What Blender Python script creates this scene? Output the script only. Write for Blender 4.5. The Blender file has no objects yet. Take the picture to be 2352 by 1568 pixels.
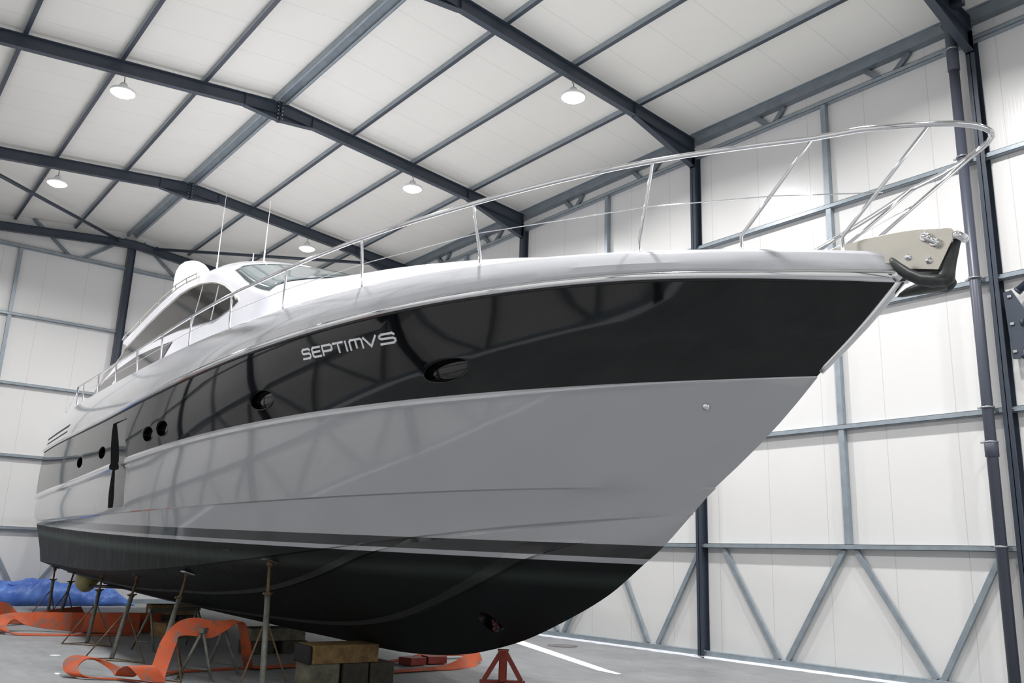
import bpy, bmesh, math, random
from mathutils import Vector, Matrix
random.seed(4)
PI = math.pi
sc = bpy.context.scene
col = sc.collection
C_ = bpy.data

# ------------------------------------------------------------------ helpers
def tag(o, label=None, cat=None, group=None, kind=None):
    if label: o['label'] = label
    if cat: o['category'] = cat
    if group: o['group'] = group
    if kind: o['kind'] = kind
    return o

def empty(name, loc=(0, 0, 0), rz=0.0, label=None, cat=None, group=None):
    o = C_.objects.new(name, None); col.objects.link(o)
    o.location = loc; o.rotation_euler = (0, 0, rz); o.empty_display_size = .2
    return tag(o, label, cat, group)

class MB:
    """collects shapes into one bmesh"""
    def __init__(s):
        s.bm = bmesh.new()
    def face(s, vs, mi=0, smooth=False):
        try:
            f = s.bm.faces.new(vs); f.material_index = mi; f.smooth = smooth; return f
        except ValueError:
            return None
    def box(s, x0, x1, y0, y1, z0, z1, mi=0):
        v = [s.bm.verts.new((x, y, z)) for x in (x0, x1) for y in (y0, y1) for z in (z0, z1)]
        for q in ((0, 1, 3, 2), (4, 6, 7, 5), (0, 4, 5, 1), (2, 3, 7, 6), (0, 2, 6, 4), (1, 5, 7, 3)):
            s.face([v[i] for i in q], mi)
        return s
    def hexa(s, P, mi=0):
        """8 points, bottom 4 then top 4 in the same order"""
        v = [s.bm.verts.new(p) for p in P]
        for q in ((3, 2, 1, 0), (4, 5, 6, 7), (0, 1, 5, 4), (1, 2, 6, 5), (2, 3, 7, 6), (3, 0, 4, 7)):
            s.face([v[i] for i in q], mi)
        return s
    def bar(s, a, b, w, h, up=(0, 0, 1), mi=0):
        """rectangular bar from a to b, w sideways, h along up"""
        a, b = Vector(a), Vector(b); d = (b - a).normalized(); u = Vector(up)
        r = d.cross(u).normalized(); u = r.cross(d).normalized()
        P = []
        for p in (a, b):
            P.append([p + r * (w / 2 * i) + u * (h / 2 * j) for i, j in ((-1, -1), (1, -1), (1, 1), (-1, 1))])
        return s.hexa(P[0] + P[1], mi)
    def tube(s, pts, r, n=10, mi=0, closed=False, caps=True):
        pts = [Vector(p) for p in pts]; N = len(pts)
        rs = r if isinstance(r, (list, tuple)) else [r] * N
        rings = []; ref = None
        for i, p in enumerate(pts):
            if closed: d = pts[(i + 1) % N] - pts[i - 1]
            elif i == 0: d = pts[1] - p
            elif i == N - 1: d = p - pts[-2]
            else: d = (pts[i + 1] - p).normalized() + (p - pts[i - 1]).normalized()
            d.normalize()
            if ref is None:
                ref = Vector((0, 0, 1)) if abs(d.z) < .9 else Vector((1, 0, 0))
            u = (ref - d * ref.dot(d)).normalized(); w = d.cross(u); ref = u
            rings.append([s.bm.verts.new(p + (u * math.cos(2 * PI * k / n) + w * math.sin(2 * PI * k / n)) * rs[i]) for k in range(n)])
        M = N if closed else N - 1
        for i in range(M):
            A, B = rings[i], rings[(i + 1) % N]
            for k in range(n):
                s.face([A[k], A[(k + 1) % n], B[(k + 1) % n], B[k]], mi, True)
        if caps and not closed:
            s.face(rings[0][::-1], mi); s.face(rings[-1], mi)
        return s
    def cyl(s, a, b, r, n=16, mi=0):
        return s.tube([a, b], r, n, mi)
    def lathe(s, prof, c=(0, 0, 0), n=24, mi=0, axis=None):
        """prof = [(r, z)...] turned about z through c"""
        c = Vector(c); rings = []
        Q = Vector((0, 0, 1)).rotation_difference(Vector(axis)).to_matrix() if axis else Matrix.Identity(3)
        for r, z in prof:
            if r < 1e-6: rings.append([s.bm.verts.new(c + Q @ Vector((0, 0, z)))])
            else: rings.append([s.bm.verts.new(c + Q @ Vector((r * math.cos(2 * PI * k / n), r * math.sin(2 * PI * k / n), z))) for k in range(n)])
        for A, B in zip(rings[:-1], rings[1:]):
            for k in range(n):
                k2 = (k + 1) % n
                if len(A) == 1 and len(B) == 1: continue
                if len(A) == 1: s.face([A[0], B[k2], B[k]], mi, True)
                elif len(B) == 1: s.face([A[k], A[k2], B[0]], mi, True)
                else: s.face([A[k], A[k2], B[k2], B[k]], mi, True)
        if len(rings[0]) > 1: s.face(rings[0][::-1], mi)
        if len(rings[-1]) > 1: s.face(rings[-1], mi)
        return s
    def grid(s, rows, mi=0, smooth=True, flip=False):
        """rows of equal length points"""
        V = [[s.bm.verts.new(p) for p in r] for r in rows]
        for i in range(len(V) - 1):
            for j in range(len(V[i]) - 1):
                q = [V[i][j], V[i][j + 1], V[i + 1][j + 1], V[i + 1][j]]
                m = mi(i, j) if callable(mi) else mi
                s.face(q[::-1] if flip else q, m, smooth)
        return V
    def prism(s, poly, fn0, fn1, mi=0):
        """flat outline poly [(u,v)], fn0/fn1 map it to the two sides"""
        A = [s.bm.verts.new(fn0(*p)) for p in poly]; B = [s.bm.verts.new(fn1(*p)) for p in poly]
        s.face(A[::-1], mi); s.face(B, mi); n = len(poly)
        for i in range(n):
            s.face([A[i], A[(i + 1) % n], B[(i + 1) % n], B[i]], mi)
        return s
    def build(s, name, mat, parent=None, bevel=0.0, sharp=None, solid=0.0, weld=True, sub=0, recalc=True):
        if weld: bmesh.ops.remove_doubles(s.bm, verts=s.bm.verts[:], dist=1e-5)
        if recalc: bmesh.ops.recalc_face_normals(s.bm, faces=s.bm.faces[:])
        me = C_.meshes.new(name); s.bm.to_mesh(me); s.bm.free()
        if sharp is not None:
            me.shade_smooth(); me.set_sharp_from_angle(angle=math.radians(sharp))
        for m in (mat if isinstance(mat, (list, tuple)) else [mat]): me.materials.append(m)
        o = C_.objects.new(name, me); col.objects.link(o)
        if parent is not None: o.parent = parent
        if solid:
            md = o.modifiers.new('t', 'SOLIDIFY'); md.thickness = solid; md.offset = -1
        if bevel:
            md = o.modifiers.new('b', 'BEVEL'); md.width = bevel; md.segments = 2; md.limit_method = 'ANGLE'; md.angle_limit = math.radians(40)
        if sub:
            md = o.modifiers.new('s', 'SUBSURF'); md.levels = sub; md.render_levels = sub
        return o

def interp(tab, x):
    """monotone-ish cubic (Catmull-Rom) through a table sorted by x"""
    n = len(tab)
    if x <= tab[0][0]: return tab[0][1]
    if x >= tab[-1][0]: return tab[-1][1]
    for i in range(n - 1):
        if x <= tab[i + 1][0]: break
    def sl(k):
        if k <= 0: return (tab[1][1] - tab[0][1]) / (tab[1][0] - tab[0][0])
        if k >= n - 1: return (tab[-1][1] - tab[-2][1]) / (tab[-1][0] - tab[-2][0])
        return (tab[k + 1][1] - tab[k - 1][1]) / (tab[k + 1][0] - tab[k - 1][0])
    x0, y0 = tab[i]; x1, y1 = tab[i + 1]; h = x1 - x0; t = (x - x0) / h
    return (2*t**3 - 3*t*t + 1) * y0 + (t**3 - 2*t*t + t) * h * sl(i) + (-2*t**3 + 3*t*t) * y1 + (t**3 - t*t) * h * sl(i + 1)

# ------------------------------------------------------------------ materials
def s2l(c):
    return tuple(((x / 255) / 12.92 if x / 255 <= .04045 else ((x / 255 + .055) / 1.055) ** 2.4) for x in c)
class NT:
    def __init__(s, name):
        s.m = C_.materials.new(name); s.m.use_nodes = True; s.t = s.m.node_tree
        s.b = s.t.nodes['Principled BSDF']
    def n(s, typ, **kw):
        nd = s.t.nodes.new(typ)
        for k, v in kw.items():
            if k.startswith('_'): setattr(nd, k[1:], v)
            else:
                key = int(k[1:]) if k[0] == 'i' and k[1:].isdigit() else k.replace('__', ' ')
                nd.inputs[key].default_value = v
        return nd
    def l(s, a, b): s.t.links.new(a, b)
    def coord(s, scale=(1, 1, 1), rot=(0, 0, 0), kind='Object'):
        tc = s.n('ShaderNodeTexCoord'); mp = s.n('ShaderNodeMapping'); mp.inputs['Scale'].default_value = scale; mp.inputs['Rotation'].default_value = rot
        s.l(tc.outputs[kind], mp.inputs[0]); return mp.outputs[0]
    def noise(s, vec, scale, detail=4, rough=.55):
        nd = s.n('ShaderNodeTexNoise'); nd.inputs['Scale'].default_value = scale; nd.inputs['Detail'].default_value = detail; nd.inputs['Roughness'].default_value = rough
        s.l(vec, nd.inputs['Vector']); return nd.outputs['Fac']
    def ramp(s, fac, stops):
        nd = s.n('ShaderNodeValToRGB'); e = nd.color_ramp.elements
        while len(e) < len(stops): e.new(.5)
        for k, (p, c) in enumerate(stops):
            e[k].position = p; e[k].color = (*c, 1) if len(c) == 3 else c
        s.l(fac, nd.inputs[0]); return nd.outputs[0]
    def math(s, op, a, b=None, c=None):
        nd = s.n('ShaderNodeMath', _operation=op)
        for i, v in enumerate((a, b, c)):
            if v is None: continue
            if isinstance(v, (int, float)): nd.inputs[i].default_value = v
            else: s.l(v, nd.inputs[i])
        return nd.outputs[0]
    def mix(s, fac, a, b):
        nd = s.n('ShaderNodeMix', _data_type='RGBA')
        for sock, v in ((nd.inputs[0], fac), (nd.inputs[6], a), (nd.inputs[7], b)):
            if isinstance(v, tuple): sock.default_value = (*v, 1)
            elif isinstance(v, (int, float)): sock.default_value = v
            else: s.l(v, sock)
        return nd.outputs[2]
    def bump(s, h, strength=.3, dist=.01):
        nd = s.n('ShaderNodeBump'); nd.inputs['Strength'].default_value = strength; nd.inputs['Distance'].default_value = dist
        s.l(h, nd.inputs['Height']); s.l(nd.outputs[0], s.b.inputs['Normal'])
    def set(s, **kw):
        for k, v in kw.items():
            k = k.replace('__', ' ')
            if isinstance(v, (int, float, tuple)): s.b.inputs[k].default_value = v
            else: s.l(v, s.b.inputs[k])
        return s.m
def simple(name, rgb, rough=.5, metal=0.0, var=0.0, vscale=3.0, **kw):
    t = NT(name); c = s2l(rgb)
    if var:
        v = t.coord(); f = t.noise(v, vscale)
        colr = t.ramp(f, [(.3, tuple(x * (1 - var) for x in c)), (.7, tuple(min(1, x * (1 + var)) for x in c))])
        t.set(Base__Color=colr)
    else: t.set(Base__Color=(*c, 1))
    t.set(Roughness=rough, Metallic=metal, **kw); return t.m

def wall_mat(name, axis, base, ribs=True, joint=1.15):
    """coated sandwich panel: fine ribs, a joint every panel width"""
    t = NT(name); tc = t.n('ShaderNodeTexCoord'); sp = t.n('ShaderNodeSeparateXYZ'); t.l(tc.outputs['Object'], sp.inputs[0])
    x = sp.outputs[axis]
    fr = t.math('FRACT', t.math('DIVIDE', x, joint))
    edge = t.math('LESS_THAN', t.math('ABSOLUTE', t.math('SUBTRACT', fr, .5)), .5 - .006)
    c = s2l(base); v = t.coord(); f = t.noise(v, .6, 5)
    colr = t.mix(t.math('SUBTRACT', 1.0, edge), t.ramp(f, [(.3, tuple(k * .965 for k in c)), (.7, c)]), tuple(k * .80 for k in c))
    t.set(Base__Color=colr, Roughness=.30 if ribs else .62, Specular__IOR__Level=.5)
    rp = t.math('FRACT', t.math('DIVIDE', x, .055))
    h = t.math('MULTIPLY', t.math('SMOOTH_MIN', t.math('ABSOLUTE', t.math('SUBTRACT', rp, .5)), .22, .12), 1.0 if ribs else 0.0)
    wv = t.noise(t.coord((.8, .8, .35)), 1.2, 3)
    h2 = t.math('ADD', h, t.math('ADD', t.math('MULTIPLY', edge, .6), t.math('MULTIPLY', wv, 1.2)))
    t.bump(h2, .22, .006)
    return t.m

M = {}
M['wall_x'] = wall_mat('coated_wall_panel', 0, (224, 223, 221))
M['wall_y'] = wall_mat('coated_wall_panel_gable', 1, (224, 223, 221))
M['ceil'] = wall_mat('coated_roof_panel', 0, (237, 235, 228), ribs=False, joint=1.0)
M['steel'] = simple('anthracite_painted_steel', (57, 65, 77), .38, var=.08)
M['galv'] = simple('galvanised_steel', (146, 156, 163), .36, .22, var=.12, vscale=5)
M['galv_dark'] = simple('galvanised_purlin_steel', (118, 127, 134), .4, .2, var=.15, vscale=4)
M['pipe'] = simple('dark_grey_pipe_plastic', (74, 78, 90), .38)
M['clamp'] = simple('zinc_clamp', (170, 174, 178), .35, .9)
M['chrome'] = simple('polished_stainless', (226, 226, 228), .07, 1.0)
M['satin'] = simple('satin_stainless', (206, 202, 192), .24, .92, var=.03)
M['manhole'] = simple('worn_iron_cover', (122, 116, 116), .6, .2, var=.1)
M['rubber'] = simple('black_rubber', (20, 20, 22), .5)
M['housing_streak'] = simple('white_housing_and_light_streak', (236, 236, 236), .6)  # lamp housings, and the floor streak where white stands in for light
M['foam'] = simple('white_sealing_mortar', (222, 224, 230), .8, var=.1, vscale=9)
M['gelcoat'] = simple('white_gelcoat', (234, 234, 241), .16, Coat__Weight=.5, Coat__Roughness=.05)
M['dome'] = simple('white_dome_plastic', (242, 242, 243), .35)
M['glass_dark'] = simple('smoked_glass', (50, 48, 45), .08, Specular__IOR__Level=.28)
M['glass_grey'] = simple('tinted_windscreen_glass', (112, 122, 124), .06, Specular__IOR__Level=.5)
M['port_glass'] = simple('black_porthole_glass', (10, 10, 11), .06)
M['anchor'] = simple('dark_cast_anchor_steel', (58, 60, 60), .42, .35, var=.25, vscale=14)
M['stand'] = simple('worn_grey_stand_paint', (104, 106, 98), .55, .2, var=.3, vscale=12)
M['rust'] = simple('rusty_steel', (96, 76, 52), .7, .2, var=.35, vscale=20)
M['red'] = simple('red_oxide_paint', (122, 40, 26), .5, var=.18, vscale=8)
M['dark_red'] = simple('dark_red_antifouling', (64, 16, 16), .6)
M['black_steel'] = simple('blackened_steel', (30, 30, 32), .45, .4)
M['letter'] = simple('silver_lettering', (232, 232, 236), .25, .3)
M['wrap'] = simple('yellowed_plastic_wrap', (196, 190, 130), .35, var=.12, vscale=8)
M['grille'] = simple('black_slot', (14, 14, 16), .6)
def stain_floor():
    t = NT('power_floated_concrete'); v = t.coord()
    a = t.noise(v, .7, 8, .62); b = t.noise(t.coord((1, 3.2, 1)), 2.2, 6, .6); c = t.noise(v, 34, 3)
    mixf = t.math('ADD', t.math('MULTIPLY', a, .6), t.math('MULTIPLY', b, .4))
    base = t.ramp(mixf, [(.3, s2l((112, 114, 116))), (.5, s2l((134, 136, 138))), (.7, s2l((152, 154, 155)))])
    sp = t.math('GREATER_THAN', t.noise(v, 9, 2, .4), .74)
    t.set(Base__Color=t.mix(t.math('MULTIPLY', sp, .5), base, s2l((205, 205, 205))))
    t.set(Roughness=t.math('ADD', .38, t.math('MULTIPLY', a, .3)))
    t.bump(c, .1, .004); return t.m
M['floor'] = stain_floor()
def tarp_mat():
    t = NT('blue_tarpaulin'); f = t.noise(t.coord(), 3.5, 4)
    t.set(Base__Color=t.ramp(f, [(.3, s2l((62, 98, 178))), (.7, s2l((98, 136, 208)))]), Roughness=.42)
    t.bump(t.noise(t.coord(), 14, 3), .35, .02); return t.m
M['tarp'] = tarp_mat()
def wood_mat(name, a, b):
    t = NT(name); f = t.noise(t.coord((1.5, 5, 5)), 1.6, 6, .6)
    t.set(Base__Color=t.ramp(f, [(.3, s2l(a)), (.7, s2l(b))]), Roughness=.75); t.bump(f, .4, .01); return t.m
M['timber'] = wood_mat('old_timber', (96, 74, 44), (158, 128, 80))
M['timber_grey'] = wood_mat('grey_weathered_timber', (74, 72, 60), (128, 124, 104))
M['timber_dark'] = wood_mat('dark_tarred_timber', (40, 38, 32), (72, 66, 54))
def sling_mat():
    t = NT('orange_lifting_sling_webbing'); v = t.coord()
    d = t.noise(v, 9, 5, .6); w = t.noise(t.coord((1, 1, 1)), 60, 2)
    base = t.ramp(t.noise(v, 2.2, 4), [(.3, s2l((160, 64, 30))), (.7, s2l((192, 88, 44)))])
    t.set(Base__Color=t.mix(t.ramp(d, [(.50, (0, 0, 0)), (.62, (.75, .75, .75))]), base, s2l((104, 92, 84))), Roughness=.8)
    t.bump(w, .3, .004); return t.m
M['sling'] = sling_mat()

# ------------------------------------------------------------------ hall
XB = 12.66                      # front face of the gable girts
FX = [-21.40, -15.71, -9.95, -4.19, 1.57, 7.33]      # far flange edge of every frame
RY = 6.95; YL = 14.3           # ridge, left wall
BW = .13
zbot = lambda y: 10.90 - .10 * abs(y - RY)
ztop = lambda y: zbot(y) + .28
XF = -21.6

fl = MB(); fl.box(XF - .3, XB + .4, -.3, YL + .3, -.25, 0); tag(fl.build('floor', M['floor']), kind='structure')
PH = .115
zc = lambda y: ztop(y) + PH
ce = MB()
for ya, yb in ((-.3, RY), (RY, YL + .3)):
    ce.hexa([(XF - .3, ya, zc(ya)), (XB + .4, ya, zc(ya)), (XB + .4, yb, zc(yb)), (XF - .3, yb, zc(yb)),
             (XF - .3, ya, zc(ya) + .1), (XB + .4, ya, zc(ya) + .1), (XB + .4, yb, zc(yb) + .1), (XF - .3, yb, zc(yb) + .1)])
tag(ce.build('ceiling', M['ceil']), kind='structure')
w = MB(); w.box(XF - .3, XB + .4, -.24, -.12, 0, zc(-.12)); tag(w.build('wall_right', M['wall_x']), kind='structure')
w = MB(); w.box(XF - .3, XB + .4, YL, YL + .12, 0, zc(YL)); tag(w.build('wall_left', M['wall_x']), kind='structure')
def gable(name, x0, x1, hole=None):
    b = MB(); f0 = lambda y, z: (x0, y, z); f1 = lambda y, z: (x1, y, z)
    if not hole:
        b.prism([(-.12, 0), (YL, 0), (YL, zc(YL)), (RY, zc(RY)), (-.12, zc(-.12))], f0, f1)
    else:
        a, c, h = hole
        b.prism([(-.12, 0), (a, 0), (a, h), (a, zc(a)), (-.12, zc(-.12))], f0, f1)
        b.prism([(c, 0), (YL, 0), (YL, zc(YL)), (c, zc(c)), (c, h)], f0, f1)
        b.prism([(a, h), (c, h), (c, zc(c)), (RY, zc(RY)), (a, zc(a))], f0, f1)
    tag(b.build(name, M['wall_y']), kind='structure')
gable('wall_back', XB + .12, XB + .24)
gable('wall_front', XF - .24, XF - .12, (2.2, 13.2, 6.2))  # doorway added out of view to let sky light in

SG = 'steel frame of the hall'
def column(x, right=True, label='', y=None):
    """H column: x = far flange edge; web between two flanges"""
    b = MB(); s = 1 if right else -1; Y0 = (-.12 if right else YL); yf = Y0 + s * .20
    zt = zbot(.3) - .02
    b.box(x - BW, x, min(yf, yf - s * .014), max(yf, yf - s * .014), 0, zt)
    b.box(x - BW, x, min(Y0, Y0 + s * .014), max(Y0, Y0 + s * .014), 0, zt)
    b.box(x - BW / 2 - .006, x - BW / 2 + .006, min(Y0, yf), max(Y0, yf), 0, zt)
    o = empty('steel_column', (0, 0, 0), 0, label, 'column', 'columns along the right wall' if right else 'columns along the left wall')
    b.build('column_shaft', M['steel'], o)
    p = MB(); p.box(x - BW - .05, x + .05, min(Y0, yf + s * .05), max(Y0, yf + s * .05), 0, .02); p.build('base_plate', M['steel'], o)
    if right:
        for zz in (.12, 2.0, 4.0, 6.0, 8.0, 10.2, 10.28, 10.36, 10.44):
            bt = MB(); bt.cyl((x - BW - .012, Y0 + s * .16, zz), (x - BW + .004, Y0 + s * .16, zz), .014, 8); bt.build('bolt', M['clamp'], o)
    return o
colr = {-9.95: 'tall dark blue-grey steel column beside the vertical pipe at the right edge',
        -4.19: 'dark steel column of the right wall rising behind the middle of the bow rail',
        1.57: 'dark steel column of the right wall just left of the tallest one behind the bow deck',
        7.33: 'far steel column of the right wall, mostly hidden behind the hull'}
for x in FX[1:]:
    if x < -12: column(x, True, 'steel column of the right wall outside the frame, seen only as a reflection'); continue
    column(x, True, colr[x])
for x in FX[1:]:
    column(x, False, 'steel column of the left wall, visible only mirrored in the hull')

def rafter(x, label):
    o = empty('rafter', (0, 0, 0), 0, label, 'roof beam', 'sloping roof rafters')
    for part_y in ((.08, RY), (RY, YL - .2)):
        b = MB(); ya, yb = part_y; t = .014
        def slab(z0, z1, x0, x1, ya=ya, yb=yb, lo=zbot):
            b.hexa([(x0, ya, lo(ya) + z0), (x1, ya, lo(ya) + z0), (x1, yb, lo(yb) + z0), (x0, yb, lo(yb) + z0),
                    (x0, ya, lo(ya) + z1), (x1, ya, lo(ya) + z1), (x1, yb, lo(yb) + z1), (x0, yb, lo(yb) + z1)])
        slab(0, t, x - BW, x); slab(.28 - t, .28, x - BW, x); slab(t, .28 - t, x - BW / 2 - .005, x - BW / 2 + .005)
        b.build('beam', M['steel'], o)
    # haunch at the ridge and at the knees
    for sg in (-1, 1):
        h = MB()
        y1 = RY + sg * .78
        P = [(RY, zbot(RY) - .16), (y1, zbot(y1)), (RY, zbot(RY))]
        h.prism(P, lambda y, z: (x - BW / 2 - .006, y, z), lambda y, z: (x - BW / 2 + .006, y, z))
        h.bar((x - BW / 2, RY, zbot(RY) - .16), (x - BW / 2, y1, zbot(y1) - .005), BW, .014, (0, 0, 1))
        h.box(x - BW, x, RY + sg * .02 - .008, RY + sg * .02 + .008, zbot(RY) - .18, zbot(RY) + .29)
        h.box(x - BW, x, y1 - .006, y1 + .006, zbot(y1), zbot(y1) + .28)
        h.build('ridge_haunch', M['steel'], o)
    for y0, y1, s in ((.08, 1.85, 1), (YL - .2, YL - 1.97, -1)):
        h = MB(); z0 = zbot(y0) - .36
        h.prism([(y0, z0), (y1, zbot(y1)), (y0, zbot(y0))], lambda y, z: (x - BW / 2 - .006, y, z), lambda y, z: (x - BW / 2 + .006, y, z))
        h.bar((x - BW / 2, y0, z0), (x - BW / 2, y1, zbot(y1) - .005), BW, .014, (0, 0, 1))
        h.box(x - BW, x, min(y0 - s*.02, y0), max(y0 - s*.02, y0), z0 - .03, ztop(y0))
        h.box(x - BW, x, y1 - .006, y1 + .006, zbot(y1), zbot(y1) + .28)
        h.build('knee_haunch', M['steel'], o)
    for k in range(5):
        for dy in (-.05, .05):
            zz = zbot(RY) - .12 + k * .09
            bt = MB(); bt.cyl((x - BW - .01, RY + dy, zz), (x - BW + .03, RY + dy, zz), .013, 8); bt.build('bolt', M['clamp'], o)
rl = {-9.95: 'dark roof rafter cutting the top right corner down to the pipe', -4.19: 'dark roof rafter coming down from the top centre to the right wall',
      1.57: 'longest dark roof rafter, with bolted ridge joint in upper left', 7.33: 'second dark roof rafter, its ridge joint above the antennas'}
for x in FX[1:]:
    if x < -12: rafter(x, 'roof rafter outside the frame, seen only as a reflection'); continue
    rafter(x, rl[x])

# purlins
PY = [1.72, 3.48, 5.15, 8.60, 10.22, 11.90, 13.50]
pl = ['roof purlin nearest the eave beam of the right wall', 'roof purlin above the two right-hand ceiling lamps', 'roof purlin just right of the wide ridge beam',
      'roof purlin just left of the wide ridge beam', 'roof purlin above the two left-hand ceiling lamps', 'roof purlin crossing the upper left corner of the picture', 'roof purlin near the left wall, outside the frame']
for y, lb in zip(PY, pl):
    b = MB(); z0 = ztop(y) + .001; h = PH - .004
    X0, X1 = XF - .1, XB + .1
    b.box(X0, X1, y + .034, y + .040, z0 + .006, z0 + h)                # web
    b.box(X0, X1, y - .040, y + .040, z0, z0 + .006, 1); b.box(X0, X1, y - .040, y + .034, z0 + h - .006, z0 + h, 1)
    b.box(X0, X1, y - .040, y - .034, z0 + .006, z0 + .028, 1)
    tag(b.build('purlin', [M['galv'], M['steel']]), lb, 'beam', 'galvanised roof purlins')  # darker second material on flanges and lip: underside shade put into the colour
    # cleats where the purlin sits on the rafters are part of it
b = MB(); z0 = ztop(RY) - .01
for s in (-1, 1):
    b.box(XF - .1, XB + .1, RY + s * .15 - .006, RY + s * .15 + .006, z0 - .015, z0 + PH + .02)
    b.box(XF - .1, XB + .1, min(RY + s * .15, RY + s * .09), max(RY + s * .15, RY + s * .09), z0 - .015, z0 - .008)
ro = empty('ridge_purlin', (0, 0, 0), 0, 'wide galvanised double beam running along the ridge', 'beam')
b.build('beam', M['galv'], ro)
b = MB(); b.hexa([(XF - .1, RY - .14, z0 + .03), (XB + .1, RY - .14, z0 + .03), (XB + .1, RY, z0 + .12), (XF - .1, RY, z0 + .12), (XF - .1, RY - .14, z0 + .036), (XB + .1, RY - .14, z0 + .036), (XB + .1, RY, z0 + .126), (XF - .1, RY, z0 + .126)])
b.hexa([(XF - .1, RY, z0 + .12), (XB + .1, RY, z0 + .12), (XB + .1, RY + .14, z0 + .03), (XF - .1, RY + .14, z0 + .03), (XF - .1, RY, z0 + .126), (XB + .1, RY, z0 + .126), (XB + .1, RY + .14, z0 + .036), (XF - .1, RY + .14, z0 + .036)])
b.build('ridge_flashing', M['galv'], ro)

# right wall: girts, posts, braces, eave beam
def girt_box(b, x0, x1, y0, y1, z0, z1):
    b.box(x0, x1, y0, y1, z0, z1)
gl = ['lowest wall rail of the right wall, above the V braces', 'second wall rail of the right wall, right of the stem', 'third wall rail of the right wall, passing behind the anchor', 'fourth wall rail of the right wall, behind the bow rail', 'top wall rail of the right wall, under the small eave struts']
for k, (zt, lb) in enumerate(zip((2.06, 4.045, 6.07, 8.07, 10.15), gl)):
    b = MB(); b.box(XF, XB, -.12, -.114, zt - .08, zt); b.box(XF, XB, -.12, 0, zt - .006, zt); b.box(XF, XB, -.12, 0, zt - .08, zt - .074); b.box(XF, XB, -.006, 0, zt - .08, zt)
    tag(b.build('wall_rail', M['galv']), lb, 'beam', 'horizontal rails of the right wall')
for k, (zt, lb) in enumerate(zip((2.06, 4.045, 6.07, 8.07, 10.15), ['first', 'second', 'third', 'fourth', 'top'])):
    b = MB(); b.box(XF, XB, YL - .12, YL, zt - .08, zt)
    tag(b.build('wall_rail', M['galv']), lb + ' rail of the left wall, seen only mirrored in the hull', 'beam', 'horizontal rails of the left wall')
for i in range(1, len(FX)):
    x0 = FX[i]
    for t, bb in ((5.21, 4.09), (2.74, 3.91), (2.53, 1.35), (.25, 1.25)):
        m = MB(); m.bar((x0 + t, YL - .06, 1.97), (x0 + bb, YL - .06, .12), .085, .06, (0, 1, 0)); tag(m.build('diagonal_brace', M['galv']), 'V brace at the foot of the left wall, seen only mirrored in the hull', 'brace', 'V braces at the foot of the left wall')
    m = MB(); m.box(x0 + 2.58, x0 + 2.68, YL - .12, YL - .01, 2.06, 10.0); tag(m.build('wall_post', M['galv']), 'wall post of the left wall, seen only mirrored in the hull', 'post', 'mid-bay posts of the left wall')
m = MB(); m.box(XF, XB, YL - .12, YL, .015, .118); tag(m.build('sill_rail', M['galv']), 'grey bottom rail of the left wall, seen only mirrored in the hull', 'beam')
m = MB(); m.box(XB, XB + .12, 0, YL, .0, .118); tag(m.build('sill_rail', M['galv']), 'grey bottom rail of the gable wall behind the blue tarpaulin', 'beam')
m = MB(); m.box(XF, XB, YL - .30, YL, 0, .014); tag(m.build('baseboard_left', M['foam']), kind='structure')
eo = empty('eave_beam', (0, 0, 0), 0, 'deep grey beam under the roof edge along the right wall', 'beam')
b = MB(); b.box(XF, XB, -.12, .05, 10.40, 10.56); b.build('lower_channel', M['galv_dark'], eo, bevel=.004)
b = MB(); b.box(XF, XB, -.12, .09, 10.60, 10.735); b.box(XF, XB, -.10, .03, 10.56, 10.60); b.build('upper_channel', M['galv'], eo, bevel=.004)
for bx, lb in ((-13.0, 'wall post outside the frame on the right wall'), (-7.25, 'light steel wall post of the right wall between the pipe and the stem'), (-1.52, 'light steel wall post of the right wall between the two middle columns'), (4.22, 'light steel wall post of the right wall nearest the far corner')):
    b = MB(); b.box(bx - .10, bx, -.12, -.01, 2.06, 10.07); tag(b.build('wall_post', M['galv'], bevel=.004), lb, 'post', 'mid-bay posts of the right wall')
n = 0
bl = {}
def brace(a, b_, lb, grp, w=.085, d=.06):
    m = MB(); m.bar(a, b_, w, d, (0, 1, 0)); 
    tag(m.build('diagonal_brace', M['galv'], bevel=.003), lb, 'brace', grp)
names_ = {3: ['rightmost', 'second from the pipe', 'third from the pipe', 'fourth from the pipe'], 4: []}
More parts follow.
